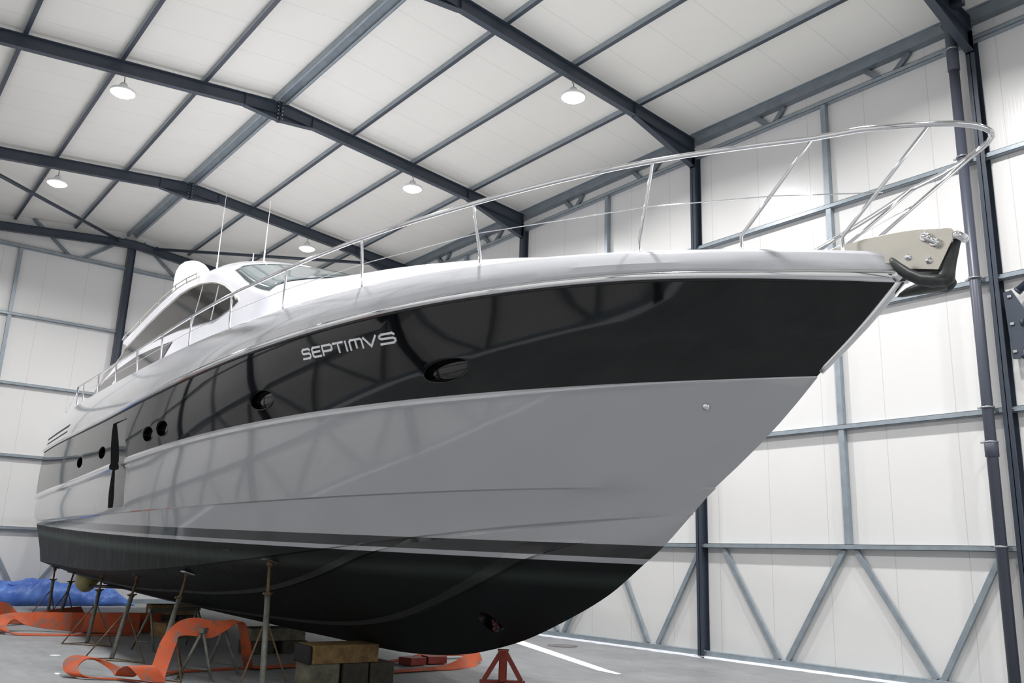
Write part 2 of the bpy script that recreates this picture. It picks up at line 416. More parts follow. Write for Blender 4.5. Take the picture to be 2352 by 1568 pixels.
for i in range(1, len(FX)):
    x0 = FX[i]
    T = [x0 + 5.21, x0 + 2.74, x0 + 2.53, x0 + .25]; Bm = [x0 + 4.09, x0 + 3.91, x0 + 1.35, x0 + 1.25]
    if i == 2:
        lbs = ['diagonal brace leaning right, just right of the tall column under the stem', 'diagonal brace rising to the foot of the wall post, left side of the V point',
               'diagonal brace falling right from the foot of the wall post', 'diagonal brace partly behind the vertical pipe']
    elif i == 3:
        T = [x0 + 5.3, x0 + 2.6, x0 + 2.35, x0 - .0]; Bm = [x0 + 4.1, x0 + 3.9, x0 + 1.38, x0 + 1.12]
        lbs = ['farthest small diagonal brace just showing under the keel line', 'short visible foot of a diagonal brace under the forefoot',
               'diagonal brace running down right from under the keel', 'diagonal brace just left of the column behind the stem']
    else: lbs = ['diagonal brace of the right wall, hidden behind the hull or outside the frame'] * 4
    for t, bb, lb in zip(T, Bm, lbs):
        if i == 5 : continue
        brace((t, -.06, 1.97), (bb, -.06, .12), lb, 'V braces at the foot of the right wall')
    for da, db in ((4.13, 3.88), (3.50, 3.72), (1.78, 1.54), (.98, 1.24)):
        if i in (1,): continue
        m = MB(); m.bar((x0 + da, -.07, 10.40), (x0 + db, -.07, 10.15), .10, .05, (0, 1, 0))
        side = {4.13: 'left', 3.50: 'second', 1.78: 'third', .98: 'right'}[da]
        bay = {2: 'near bay above the bow rail', 3: 'middle bay behind the bow rail', 4: 'far bay above the foredeck', 5: 'farthest bay'}[i]
        tag(m.build('eave_strut', M['galv_dark'], bevel=.003), f'{side} of four short struts under the eave beam, {bay}', 'brace', 'short struts under the eave beam')
b = MB()
b.box(XF, XB, -.12, 0, 0.015, .118)
tag(b.build('sill_rail', M['galv'], bevel=.004), 'grey bottom rail of the right wall along the floor', 'beam')
b = MB()
random.seed(2); P = []; X = XF
while X < XB: P.append((X, .105 + random.uniform(-.03, .05))); X += .22
for i in range(len(P) - 1):
    b.hexa([(P[i][0], -.02, 0), (P[i + 1][0], -.02, 0), (P[i + 1][0], P[i + 1][1], 0), (P[i][0], P[i][1], 0),
            (P[i][0], -.02, .03), (P[i + 1][0], -.02, .03), (P[i + 1][0], P[i + 1][1] - .015, .018), (P[i][0], P[i][1] - .015, .018)])
tag(b.build('baseboard_right', M['foam']), kind='structure')

# back gable: rails, posts, rafter, braces
gb = ['lowest wall rail of the gable wall behind the stern', 'second wall rail of the gable wall behind the stern', 'third wall rail of the gable wall behind the stern', 'fourth wall rail of the gable wall, left of the radar dome', 'top wall rail of the gable wall under the zigzag braces']
for zt, lb in zip((2.06, 4.045, 6.07, 8.07, 10.13), gb):
    b = MB(); h = .10 if zt > 10 else .08
    b.box(XB, XB + .12, 0, YL, zt - h, zt - h + .006); b.box(XB, XB + .12, 0, YL, zt - .006, zt); b.box(XB, XB + .006, 0, YL, zt - h, zt)
    tag(b.build('wall_rail', M['galv']), lb, 'beam', 'horizontal rails of the gable wall')
for y, lb in ((9.93, 'light steel post of the gable wall at the left edge'), (3.8, 'light steel post of the gable wall hidden behind the yacht'), (12.9, 'light steel post of the gable wall left of the frame')):
    b = MB(); b.box(XB + .01, XB + .12, y - .05, y + .05, 2.06, 10.03); tag(b.build('wall_post', M['galv'], bevel=.004), lb, 'post', 'posts of the gable wall')
b = MB(); b.box(XB - .10, XB + .12, RY - .14, RY - .126, 0, zbot(RY)); b.box(XB - .10, XB + .12, RY + .066, RY + .08, 0, zbot(RY)); b.box(XB - .02, XB - .008, RY - .14, RY + .08, 0, zbot(RY))
tag(b.build('steel_column', M['steel']), 'dark steel column in the middle of the gable wall behind the radar dome', 'column')
o = empty('rafter', (0, 0, 0), 0, 'lowest dark roof rafter lying against the gable wall', 'roof beam', 'sloping roof rafters')
for ya, yb in ((.05, RY), (RY, YL)):
    b = MB()
    for za, zb, xa, xb in ((0, .014, XB - .17, XB - .04), (.24, .254, XB - .17, XB - .04), (.014, .24, XB - .11, XB - .10)):
        f = lambda y: zbot(y) - .16
        b.hexa([(xa, ya, f(ya) + za), (xb, ya, f(ya) + za), (xb, yb, f(yb) + za), (xa, yb, f(yb) + za), (xa, ya, f(ya) + zb), (xb, ya, f(ya) + zb), (xb, yb, f(yb) + zb), (xa, yb, f(yb) + zb)])
    b.build('beam', M['steel'], o)
def gbr(a, b_, lb):
    m = MB(); m.bar(a, b_, .09, .05, (1, 0, 0)); tag(m.build('diagonal_brace', M['galv_dark'], bevel=.003), lb, 'brace', 'zigzag braces under the gable rafter')
gbr((XB + .05, 9.75, 11.02), (XB + .05, 8.60, 10.08), 'gable brace falling right towards the low point, left of the ridge column')
gbr((XB + .05, 8.33, 10.06), (XB + .05, 7.1, 11.05), 'gable brace rising right up to the ridge')
gbr((XB + .05, 6.6, 11.05), (XB + .05, 5.40, 10.08), 'gable brace falling right, just left of the radar dome')
gbr((XB + .05, 5.2, 10.06), (XB + .05, 4.0, 10.85), 'gable brace hidden behind the cabin roof')
for a, c, lb in (((9.60, 1.97), (8.50, .1), 'V brace of the gable wall at the left edge above the blue tarpaulin'), ((7.15, 1.97), (8.40, .1), 'V brace of the gable wall behind the leftmost jack stand')):
    m = MB(); m.bar((XB + .04, a[0], a[1]), (XB + .04, c[0], c[1]), .085, .06, (1, 0, 0)); tag(m.build('diagonal_brace', M['galv'], bevel=.003), lb, 'brace')
m = MB(); m.cyl((12.45, 7.42, 10.88), (7.36, 12.4, 10.42), .05, 12)
m.box(12.40, 12.56, 7.36, 7.44, 10.84, 10.95); tag(m.build('roof_brace', M['steel']), 'round roof brace crossing the upper left below the second lamp', 'brace')
m = MB(); m.cyl((12.45, 6.25, 10.86), (7.36, .6, 10.44), .05, 12); m.box(12.40, 12.56, 6.2, 6.28, 10.82, 10.93)
tag(m.build('roof_brace', M['steel']), 'round roof brace running behind the antennas to the right', 'brace')
m = MB(); m.cyl((-10.05, .6, 10.52), (-15.7, 6.0, 10.85), .05, 12)
m.box(-10.2, -9.95, .5, .62, 10.42, 10.60)
tag(m.build('roof_brace', M['steel']), 'roof brace starting at the top right rafter corner', 'brace')
# node with three tubes at the right edge
o = empty('brace_node', (-10.08, .05, 5.25), 0, 'steel gusset with three bolted tubes on the column at the right edge', 'brace')
g = MB(); g.prism([(-.02, -.52), (.02, .50), (-.10, .52), (-.24, .22), (-.25, -.22), (-.12, -.54)], lambda x, z: (x - .06, -.008, z), lambda x, z: (x - .06, .008, z)); g.build('gusset_plate', M['steel'], o, bevel=.002)
for dz, ez in ((.42, 3.6), (0, 0.0), (-.42, -3.6)):
    t = MB(); a = Vector((-.15, 0, dz)); e = Vector((-5.5, 0, dz + ez)); d = (e - a).normalized()
    t.cyl(a + d * .12, e, .055, 14); t.cyl(a + d * .10, a + d * .14, .062, 14); t.build('tube', M['steel'], o)
    t = MB(); t.box(-.16, -.10, .008, .03, dz - .02, dz + .02); t.build('bolt', M['clamp'], o, bevel=.004)

# rain pipe with clamps
o = empty('drain_pipe', (-9.80, .20, 0), 0, 'tall dark grey vertical drain pipe with clamps at the right', 'pipe')
t = MB(); t.cyl((0, 0, 0), (0, 0, 9.6), .078, 28); t.build('pipe', M['pipe'], o)
t = MB(); t.lathe([(.078, 9.55), (.092, 9.56), (.092, 9.96), (.088, 10.0), (.088, 10.3), (.13, 10.40), (.10, 10.40)], n=28); t.build('pipe_socket', M['pipe'], o); t = MB(); t.lathe([(.078, 3.30), (.094, 3.31), (.094, 3.50), (.078, 3.52)], n=28); t.build('pipe_socket', M['pipe'], o)
for z in (9.94, 8.03, 6.02, 4.03, 3.52, 2.04):
    t = MB(); t.lathe([(.080, z - .012), (.097, z - .012), (.097, z + .012), (.080, z + .012)], n=28); t.box(.08, .14, -.02, .02, z - .012, z + .012); t.box(-.02, .02, -.2, -.08, z - .012, z + .012); t.build('clamp', M['clamp'], o)

# ------------------------------------------------------------------ lamps
LAMP_W, SPREAD = 322, 157
def em(name, rgb, st):
    t = NT(name); t.set(Base__Color=(0, 0, 0, 1), Emission__Color=(*s2l(rgb), 1), Emission__Strength=st); return t.m
M['lamp'] = em('led_lens', (250, 250, 253), 14)
ll = {(-4.19, 3.42): 'bright ceiling lamp hanging in the upper centre right', (1.57, 10.15): 'bright ceiling lamp in the upper left', (1.57, 3.42): 'bright ceiling lamp left of the bow rail top',
      (7.33, 10.0): 'smaller bright ceiling lamp at the left, the lower of the two there', (7.33, 3.42): 'farthest ceiling lamp, low beside the bow rail'}
for fx in FX[1:]:
    for ly in (3.42, 10.1):
        key = [k for k in ll if abs(k[0] - fx) < .01 and abs(k[1] - ly) < .3]
        lb = ll[key[0]] if key else 'bright ceiling lamp outside the frame'
        x = fx + .02; zz = 10.27
        o = empty('ceiling_lamp', (x, ly, zz), 0, lb, 'lamp', 'round ceiling lamps')
        b = MB(); b.lathe([(.02, .17), (.06, .17), (.085, .12), (.085, .05), (.20, .03), (.235, .01), (.24, -.035), (.22, -.036), (.215, -.02)], n=28); b.build('housing', M['housing_streak'], o)
        b = MB(); b.lathe([(.215, -.025), (.19, -.06), (.13, -.09), (.06, -.103), (0, -.106)], n=28); b.build('lens', M['lamp'], o)
        la = C_.lights.new('lamp_light', 'AREA'); la.shape = 'DISK'; la.size = .40; la.energy = LAMP_W; la.spread = math.radians(SPREAD); la.color = (1, .995, 1)
        lo = C_.objects.new('lamp_light', la); col.objects.link(lo); lo.parent = o; lo.location = (0, 0, -.112)
        b = MB(); top = zbot(ly) - zz
        b.cyl((0, 0, .17), (-.01, 0, .26), .008, 8); b.tube([(-.01, 0, .26), (.035, 0, .30), (-.03, 0, .34), (0, 0, .38), (0, 0, top + .03)], .007, 8); b.build('hanger', M['black_steel'], o)

# ------------------------------------------------------------------ world + sky light through the added front opening
w = C_.worlds.new('overcast'); sc.world = w; w.use_nodes = True
bg = w.node_tree.nodes['Background']; bg.inputs[0].default_value = (.93, .97, 1, 1); bg.inputs[1].default_value = 1.5
b = MB(); b.box(-60, XF - .3, -30, 45, -.25, -.02); tag(b.build('floor_outside', M['floor']), kind='structure')

# ------------------------------------------------------------------ yacht (boat frame: x aft, y starboard, z up)
YO = (0, 6.92, 0); YR = -.05
def hull_paint():
    t = NT('silver_hull_paint_with_boot_stripes'); tc = t.n('ShaderNodeTexCoord'); sp = t.n('ShaderNodeSeparateXYZ'); t.l(tc.outputs['Object'], sp.inputs[0])
    x, z = sp.outputs[0], sp.outputs[2]
    sweep = t.math('ADD', t.math('MULTIPLY', x, .0245), t.math('MULTIPLY', t.math('MULTIPLY', x, x), .0006))
    def above(a):     # 1 above a line that sweeps up slightly towards the stern
        return t.math('GREATER_THAN', t.math('SUBTRACT', z, sweep), a)
    v = t.coord(); n1 = t.noise(v, 1.6, 6, .6); n2 = t.noise(t.coord((2.2, 1, .35)), 5, 5, .6)
    silver = s2l((166, 167, 170)); dark = s2l((17, 17, 18)); stripe = s2l((160, 162, 166))
    # antifouling: dark, dried growth and scum streaks aft, cleaner towards the bow
    aft = t.n('ShaderNodeMapRange'); t.l(x, aft.inputs[0]); aft.inputs[1].default_value = -5.5; aft.inputs[2].default_value = 3.0
    st = t.ramp(n2, [(.35, s2l((30, 32, 32))), (.55, s2l((52, 54, 54))), (.75, s2l((80, 84, 84)))])
    clean = t.ramp(n1, [(.3, s2l((8, 10, 11))), (.7, s2l((13, 16, 17)))])
    anti = t.mix(aft.outputs[0], clean, st)
    g = t.math('SUBTRACT', z, sweep)
    d = t.math('ABSOLUTE', t.math('SUBTRACT', g, t.math('ADD', SC, t.math('MULTIPLY', n1, .06))))
    scum = t.n('ShaderNodeMapRange'); t.l(d, scum.inputs[0]); scum.inputs[1].default_value = .10; scum.inputs[2].default_value = 0; scum.inputs[3].default_value = 0; scum.inputs[4].default_value = .5
    anti = t.mix(t.math('MULTIPLY', scum.outputs[0], t.math('ADD', .25, t.math('MULTIPLY', aft.outputs[0], .75))), anti, s2l((104, 122, 112)))
    c = t.mix(above(S1), anti, stripe); c = t.mix(above(S2), c, dark); c = t.mix(above(S3), c, silver)
    glossy = above(S1)
    t.set(Base__Color=c, Roughness=t.mix(glossy, (.6, .6, .6), (.10, .10, .10)), Specular__IOR__Level=t.math('ADD', .22, t.math('MULTIPLY', glossy, .28)), Coat__Weight=t.math('MULTIPLY', glossy, .8), Coat__Roughness=.03)
    return t.m
S1, S2, S3, SC = 1.80, 1.85, 1.968, 1.60
M['hull'] = hull_paint()
M['band'] = simple('black_gloss_topside', (9, 10, 11), .04, Specular__IOR__Level=.5)
M['silver'] = simple('silver_topside_paint', (198, 199, 203), .12, Coat__Weight=.8, Coat__Roughness=.03)
M['black_in'] = simple('black_recess', (9, 9, 10), .25)

T = dict(
 rub=([(-12.42, 3.714), (-10.65, 3.948), (-8.87, 4.039), (-7.1, 4.041), (-5.32, 3.997), (-3.55, 3.938), (-1.77, 3.886), (0, 3.853), (1.77, 3.842), (3.55, 3.85), (5.32, 3.869), (7.1, 3.886), (8.87, 3.883)], 2.72, 2.62, -12.42, 3.2, 9.0),
 sheer=([(-12.42, 3.845), (-12.2, 3.92), (-10.58, 4.165), (-8.78, 4.331), (-6.98, 4.4), (-5.18, 4.436), (-3.38, 4.464), (-1.58, 4.499), (0.22, 4.539), (2.02, 4.581), (3.82, 4.618), (5.62, 4.651), (7.42, 4.689), (9.22, 4.76)], 2.58, 2.42, -12.42, 3.5, 9.2),
 band=([(-11.66, 3.089), (-9.9, 3.154), (-8.14, 3.188), (-6.38, 3.189), (-4.62, 3.16), (-2.85, 3.109), (-1.09, 3.048), (0.67, 2.987), (2.43, 2.935), (4.19, 2.898), (5.95, 2.875), (7.71, 2.857), (9.47, 2.824)], 2.68, 2.60, -11.66, 2.5, 9.47),
 crease=([(-10.6, 2.278), (-8.89, 2.291), (-7.18, 2.269), (-5.47, 2.235), (-3.76, 2.202), (-2.05, 2.176), (-0.34, 2.158), (1.37, 2.145), (3.08, 2.134), (4.79, 2.128), (6.5, 2.132), (8.21, 2.161), (9.92, 2.242)], 2.62, 2.52, -10.6, 2.3, 9.7),
 chine=([(-10.34, 2.065), (-8.65, 1.953), (-7.05, 1.797), (-5.46, 1.629), (-3.86, 1.474), (-2.26, 1.349), (-0.66, 1.261), (0.94, 1.21), (2.53, 1.189), (4.13, 1.189), (5.73, 1.199), (7.33, 1.206), (8.93, 1.199)], 2.5, 2.32, -10.34, 2.0, 9.0))
KEEL = [(-10.34, 2.065), (-9.98, 1.78), (-9.73, 1.62), (-9.26, 1.33), (-8.62, 1.05), (-7.89, .79), (-7.04, .59), (-6.4, .50), (-5.5, .435), (-4.7, .42), (-3, .42), (-2, .42), (3, .44), (9.2, .50)]
def hb(x, k):
    _, B, Bs, xb, n, xs = T[k]
    if x > 2: return B - (B - Bs) * ((x - 2) / 7) ** 2
    u = (2 - x) / (2 - xb); return B * (1 - min(1, u) ** n)
def crv(k, s):
    if k == 'keel':
        x = 9.2 + (-10.34 - 9.2) * s; return Vector((x, 0, interp(KEEL, x)))
    tb, B, Bs, xb, n, xs = T[k]; x = xs + (xb - xs) * s
    return Vector((x, hb(x, k), interp(tb, x)))
NS = 110
SS = [1 - (1 - i / NS) ** 1.7 for i in range(NS + 1)]
def lerp(a, b_, t): return a + (b_ - a) * t
def fwd(p, d, s): return Vector((p.x - d * s ** 30, p.y, p.z))
def off(p, dy, dz): return Vector((p.x, max(0, p.y + dy), p.z + dz))
def mold_h(x): return max(0.0, min(1.0, (x + 11.3) / 2.5)) * (.055 + .055 * max(0, min(1, (x + 9) / 12)))
def section(s):
    """list of (point, material for the strip above it)"""
    K, Ch, Cr, Bd, Ru, Sh = (crv(k, s) for k in ('keel', 'chine', 'crease', 'band', 'rub', 'sheer'))
    e = min(1.0, (1 - s) * 14)                 # steps die out at the stem
    L = []
    for t in (0, .12, .25, .4, .55, .7, .85, .96):
        p = lerp(K, Ch, t); bul = math.sin(PI * t) * (.05 + .10 * s) * e
        L.append((Vector((p.x, p.y + bul * .5 * (1 if t else 0), p.z - bul * .6)) if t else p, 0))
    L.append((off(Ch, -.035 * e, -.012), 0))
    L.append((Ch, 0))
    for t in (.3, .65): L.append((off(lerp(Ch, Cr, t), -.03 * math.sin(PI * t) * e, 0), 0))
    L.append((off(Cr, -.028 * e, -.014), 0)); L.append((Cr, 0))
    hm = mold_h(Bd.x); BL = off(Bd, -.045 * e * (hm > 0.001), -hm - .012)
    for t in (.2, .4, .6, .8): L.append((fwd(off(lerp(Cr, BL, t), .035 * math.sin(PI * t) * e * (1 - s), 0), .055 * math.sin(PI * t), s), 0))
    L.append((BL, 2)); L.append((off(Bd, .012 * e, -hm), 2)); L.append((off(Bd, .018 * e, -hm * .5), 2)); L.append((off(Bd, .006 * e, -.008), 2)); L.append((Bd, 1))
    for t in (.2, .4, .6, .8): L.append((fwd(off(lerp(Bd, Ru, t), .02 * math.sin(PI * t) * e, 0), .03 * math.sin(PI * t), s), 1))
    L.append((off(Ru, 0, -.02), 1)); L.append((off(Ru, 0, .02), 2))
    for t in (.25, .5, .75, .92): L.append((off(lerp(Ru, Sh, t), .045 * math.sin(PI * t) * e, 0), 2))
    L.append((Sh, 3)); L.append((off(Sh, -.03 * e, .022), 3)); L.append((off(Sh, -.09 * e, .024), 3))
    L.append((Vector((Sh.x, 0, Sh.z + .05 * min(1, Sh.y))), 3))
    return L
def build_hull():
    cols = [section(s) for s in SS]; b = MB()
    mats = [p[1] for p in cols[0]]; nr = len(mats)
    side = {}
    for sgn in (1, -1):
        side[sgn] = b.grid([[Vector((p.x, p.y * sgn, p.z)) for p, _ in c] for c in cols], mi=lambda i, j: mats[j], flip=(sgn < 0))
    # transom
    A, B2 = side[1][0], side[-1][0]
    for j in range(nr - 1):
        b.face([A[j], B2[j], B2[j + 1], A[j + 1]], 0 if j < 18 else (1 if mats[j] == 1 else 2), False)
    bmesh.ops.remove_doubles(b.bm, verts=b.bm.verts[:], dist=2e-4)
    bmesh.ops.dissolve_degenerate(b.bm, edges=b.bm.edges[:], dist=1e-4)
    return b
yacht = empty('motor_yacht', YO, YR, 'large motor yacht with silver and black hull standing on jack stands', 'yacht')
hull = build_hull().build('hull', [M['hull'], M['band'], M['silver'], M['gelcoat'], M['black_in']], yacht, sharp=24)

# pockets for the portholes are cut out of the closed hull
def pocket(x, z, rx, rz, depth=.10, shape=None, tilt=0.0, lat=2.6, nrm=(0, 1, 0)):
    """oval cutter pushed in along -nrm"""
    N = Vector(nrm).normalized(); A = Vector((1, 0, 0)); A = (A - N * A.dot(N)).normalized(); Bv = N.cross(A) * -1
    if Bv.z < 0: Bv = -Bv
    out = []
    for k in range(40):
        a = 2 * PI * k / 40; u, v = rx * math.cos(a), rz * math.sin(a)
        out.append((u * math.cos(tilt) - v * math.sin(tilt), u * math.sin(tilt) + v * math.cos(tilt)))
    if shape: out = shape
    c = Vector((x, lat, z)); b = MB()
    b.prism(out, lambda u, v: c + A * u + Bv * v - N * depth, lambda u, v: c + A * u + Bv * v + N * .3, mi=4)
    return b, out, c, N, A, Bv
def surf(x, z):
    """starboard hull surface point and normal by casting a ray at the hull"""
    ok, loc, nrm, i = hull.ray_cast(Vector((x, 6, z)), Vector((0, -1, 0)))
    return loc, nrm
bpy.context.view_layer.update()
PORTS = [(3.30, 3.195, .30, .11), (1.22, 3.225, .28, .11), (-1.67, 3.295, .25, .115), (-2.32, 3.32, .25, .115), (-5.38, 3.405, .27, .118), (-8.44, 3.415, .31, .115)]
cutters = []; glass = []
for sg in (1, -1):
    for x, z, rx, rz in PORTS:
        loc, nrm = surf(x, z); loc = Vector((loc.x, loc.y * sg, loc.z)); nrm = Vector((nrm.x, nrm.y * sg, nrm.z))
        nrm.z *= .4; nrm.normalize()
        b, out, c, N, A, Bv = pocket(x, z, rx, rz, .085, lat=loc.y, nrm=nrm); cutters.append(b)
        glass.append((loc, N, A, Bv, rx, rz))
for sg in (1, -1):                      # boarding recess in the topside
    b = MB(); P = [(3.67, 2.74), (3.66, 2.69), (3.02, 2.608), (2.62, 2.597), (2.24, 2.572), (2.24, 3.0), (3.67, 3.0)]
    A_ = [b.bm.verts.new((.52, y * sg, z)) for z, y in P]; B_ = [b.bm.verts.new((-.46, y * sg, z)) for z, y in P]
    b.face(A_, 4); b.face(B_[::-1], 4)  # end walls black: the shade inside the recess is put into the colour
    for i in range(7): b.face([A_[i], B_[i], B_[(i + 1) % 7], A_[(i + 1) % 7]], 1 if i in (1, 2, 3) else 4)
    cutters.append(b)
for sg in (1, -1):                      # bow thruster tunnel
    b = MB(); b.cyl((-7.70, .18 * sg, .95), (-7.70, 1.2 * sg, .95), .12, 28, mi=4); cutters.append(b)
cm = MB()
for b in cutters:
    bmesh.ops.recalc_face_normals(b.bm, faces=b.bm.faces[:]); tmp = C_.meshes.new('t'); b.bm.to_mesh(tmp); b.bm.free(); cm.bm.from_mesh(tmp); C_.meshes.remove(tmp)
cutter = cm.build('cutter', [M['hull'], M['band'], M['silver'], M['gelcoat'], M['black_in']], yacht, weld=False)
md = hull.modifiers.new('cut', 'BOOLEAN'); md.operation = 'DIFFERENCE'; md.solver = 'EXACT'; md.object = cutter
bpy.context.view_layer.update()
ev = hull.evaluated_get(bpy.context.evaluated_depsgraph_get()); new = C_.meshes.new_from_object(ev)
hull.modifiers.clear(); old = hull.data; hull.data = new; C_.meshes.remove(old); C_.objects.remove(cutter)
hull.data.set_sharp_from_angle(angle=math.radians(24))
for (loc, N, A, Bv, rx, rz) in glass:
    n = 36
    rim = MB(); rim.tube([loc + N * .0 + A * (rx * math.cos(2 * PI * k / n)) + Bv * (rz * math.sin(2 * PI * k / n)) - N * .012 for k in range(n)], .007, 6, closed=True)
    po = rim.build('porthole', M['black_in'], yacht)
    g = MB(); g.lathe([(1, -.0), (1, .006), (.9, .012), (0, .014)], n=n)
    for v in g.bm.verts: v.co = loc - N * .078 + A * (v.co.x * rx * .93) + Bv * (v.co.y * rz * .93) + N * v.co.z
    g.build('porthole_glass', M['port_glass'], po)
for sg in (1, -1):
    b = MB()
    for k in range(4):
        a = k * PI / 2 + .5; b.bar((-7.70, .21 * sg, .95), (-7.70 + .075 * math.cos(a), .22 * sg, .95 + .075 * math.sin(a)), .035, .012, (0, 1, 0))
    b.lathe([(.03, -.04), (.035, 0), (.0, .05)], c=(-7.70, .22 * sg, .95), n=12, axis=(0, sg, 0)); b.build('thruster_propeller', M['dark_red'], yacht)


# rub rail, stem trim
def rail_curve(k, s0, s1, n, dy=0, dz=0):
    return [off(crv(k, s0 + (s1 - s0) * i / n), dy, dz) for i in range(n + 1)]
for sg in (1, -1):
    b = MB(); rows = []
    prof = [(-.005, -.036), (.022, -.034), (.04, -.018), (.045, 0.002), (.04, .02), (.022, .036), (-.005, .038)]
    for s in SS:
        p = crv('rub', s); k = max(0, (s - .955) / .045); rows.append([Vector((p.x - dy * 1.25 * math.sin(k * PI / 2), sg * max(0, p.y + dy * max(0.0, math.cos(k * PI / 2)) ** .7), p.z + dz * (1 + .35 * k))) for dy, dz in prof])
    b.grid(rows, flip=sg < 0); b.build('rub_rail', M['chrome'], yacht, recalc=False)
    b = MB(); rows = []
    for s in SS:
        p = crv('rub', s); rows.append([Vector((p.x, sg * (p.y + dy * (1 if s < .99 else .3)), p.z + dz)) for dy, dz in ((-.005, -.052), (.012, -.05), (.014, -.036), (-.005, -.036))])
    b.grid(rows, flip=sg < 0); b.build('rub_rail_seal', M['rubber'], yacht, recalc=False)
b = MB(); sp = []
for i in range(15):
    t = i / 14; z = lerp(3.70, 3.12, t); x = lerp(-12.425, -11.70, t) + .004 - .03 * math.sin(PI * t); sp.append((x, 0, z))
b.tube([(-12.40, 0, 3.76), (-12.45, 0, 3.73)] + sp, [.03, .04] + [.036 - .012 * i / 14 for i in range(15)], 12); b.build('stem_guard', M['chrome'], yacht)
b = MB(); b.lathe([(0, -.05), (.032, -.042), (.052, -.02), (.056, .005), (.048, .03), (.026, .044), (0, .048)], n=20)
for v in b.bm.verts: v.co = Vector((v.co.x * 1.15 - 12.415, v.co.y * 1.6, v.co.z + 3.712))
b.build('nose_cap', M['chrome'], yacht)

# bottom strakes
def bottom_z(x, y):
    ok, loc, nrm, i = hull.ray_cast(Vector((x, y, -1)), Vector((0, 0, 1)))
    return loc.z if ok else 1.0
for tabl in ([(-9.35, .33), (-8.9, .46), (-8.5, .53), (-7.5, .60), (-6, .60), (-4.3, .62), (-2.5, .73), (-.7, .82), (8.6, .85)], [(-7.2, 1.08), (-6.6, 1.2), (-5.7, 1.28), (-4, 1.37), (-2.3, 1.5), (-.6, 1.66), (8.6, 1.68)]):
    for sg in (1, -1):
        b = MB(); rows = []; x = tabl[0][0]
        while x < 8.6:
            y = interp(tabl, x); wd = .075 * min(1, (x - tabl[0][0]) / .8 + .02)
            za, zb = bottom_z(x, y * sg), bottom_z(x, (y + wd) * sg)
            zf = za - .004
            rows.append([Vector((x, sg * (y - .01), za + .012)), Vector((x, sg * y, zf)), Vector((x, sg * (y + wd), zf)), Vector((x, sg * (y + wd), max(zb, zf) + .012))]); x += .25
        b.grid(rows, flip=sg < 0, smooth=False); b.build('bottom_strake', M['hull'], yacht)

# ---- superstructure
STN = [  # x, shoulder lateral, shoulder z, crown z, base lateral
 (-11.2, .18, 4.08, 4.11, .22), (-10.3, .50, 4.28, 4.32, .58), (-8.8, .95, 4.58, 4.70, 1.06), (-7.0, 1.32, 4.84, 5.04, 1.46), (-5.9, 1.52, 4.92, 5.24, 1.68), (-4.9, 1.74, 4.98, 5.42, 1.84),
 (-4.39, 1.88, 5.04, 5.56, 1.94), (-3.69, 1.85, 5.24, 5.80, 1.97), (-2.93, 1.78, 5.54, 6.08, 2.0), (-1.85, 1.67, 6.04, 6.46, 2.0), (-.9, 1.62, 6.32, 6.74, 2.0), (.16, 1.56, 6.54, 6.90, 2.0), (1.73, 1.51, 6.79, 7.05, 2.0), (2.65, 1.49, 6.87, 7.08, 2.0),
 (3.75, 1.50, 6.81, 7.03, 2.0), (4.76, 1.52, 6.72, 6.93, 2.0), (5.8, 1.57, 6.52, 6.72, 2.0), (6.02, 1.63, 6.22, 6.34, 2.0), (6.3, 1.69, 5.94, 6.03, 2.0), (6.83, 1.73, 5.78, 5.85, 1.99), (7.57, 1.77, 5.60, 5.66, 1.98), (8.2, 1.87, 5.18, 5.24, 1.96), (8.6, 1.96, 4.78, 4.82, 1.97)]
def stn(x): return [interp([(r[0], r[k]) for r in STN], x) for k in (1, 2, 3, 4)]
def crown(x, l, dz=0.0):
    ws, zs, zc_, wb = stn(x); u = min(1, abs(l) / ws); return Vector((x, l, zs + (zc_ - zs) * math.sqrt(max(0, 1 - u ** 2.2)) + dz))
def cabin_section(x):
    ws, zs, zc_, wb = stn(x); zd = interp(T['sheer'][0], x) - .03; out = []
    for t in (0, .2, .4, .6, .8, .93): out.append(Vector((x, lerp(wb, ws, t), lerp(zd, zs, t))))
    for a in (0, 8, 17, 27, 38, 50, 62, 74, 83, 90):
        a = math.radians(a); l = ws * math.cos(a) ** .9; out.append(crown(x, l))
    return out
def side(x, z, o=0.0): return Vector((x, 1.9 - .22 * (z - 5) + o, z + o * .2))
b = MB(); xs = []
x = -11.2
while x < 8.6: xs.append(x); x += .16 if not (5.5 < x < 6.6) else .06
xs.append(8.6)
for sg in (1, -1):
    V = b.grid([[Vector((p.x, p.y * sg, p.z)) for p in cabin_section(x)] for x in xs], flip=sg < 0)
    if sg == 1: VA = V
for e in (0, -1):
    for j in range(len(VA[0]) - 1): b.face([VA[e][j], V[e][j], V[e][j + 1], VA[e][j + 1]])
cabin = b.build('cabin', M['gelcoat'], yacht, sharp=35)
# arch tips overhanging the cockpit
for sg in (1, -1):
    b = MB(); P = [(5.4, 6.62), (6.2, 6.58), (6.85, 6.50), (6.80, 6.43), (6.0, 6.22), (5.4, 6.16)]
    b.prism(P, lambda x, z: Vector((x, sg * (1.9 - .22 * (z - 5) + .004), z)), lambda x, z: Vector((x, sg * (1.9 - .22 * (z - 5) - .34), z + .06)))
    b.build('arch_tip', M['gelcoat'], yacht, bevel=.012)

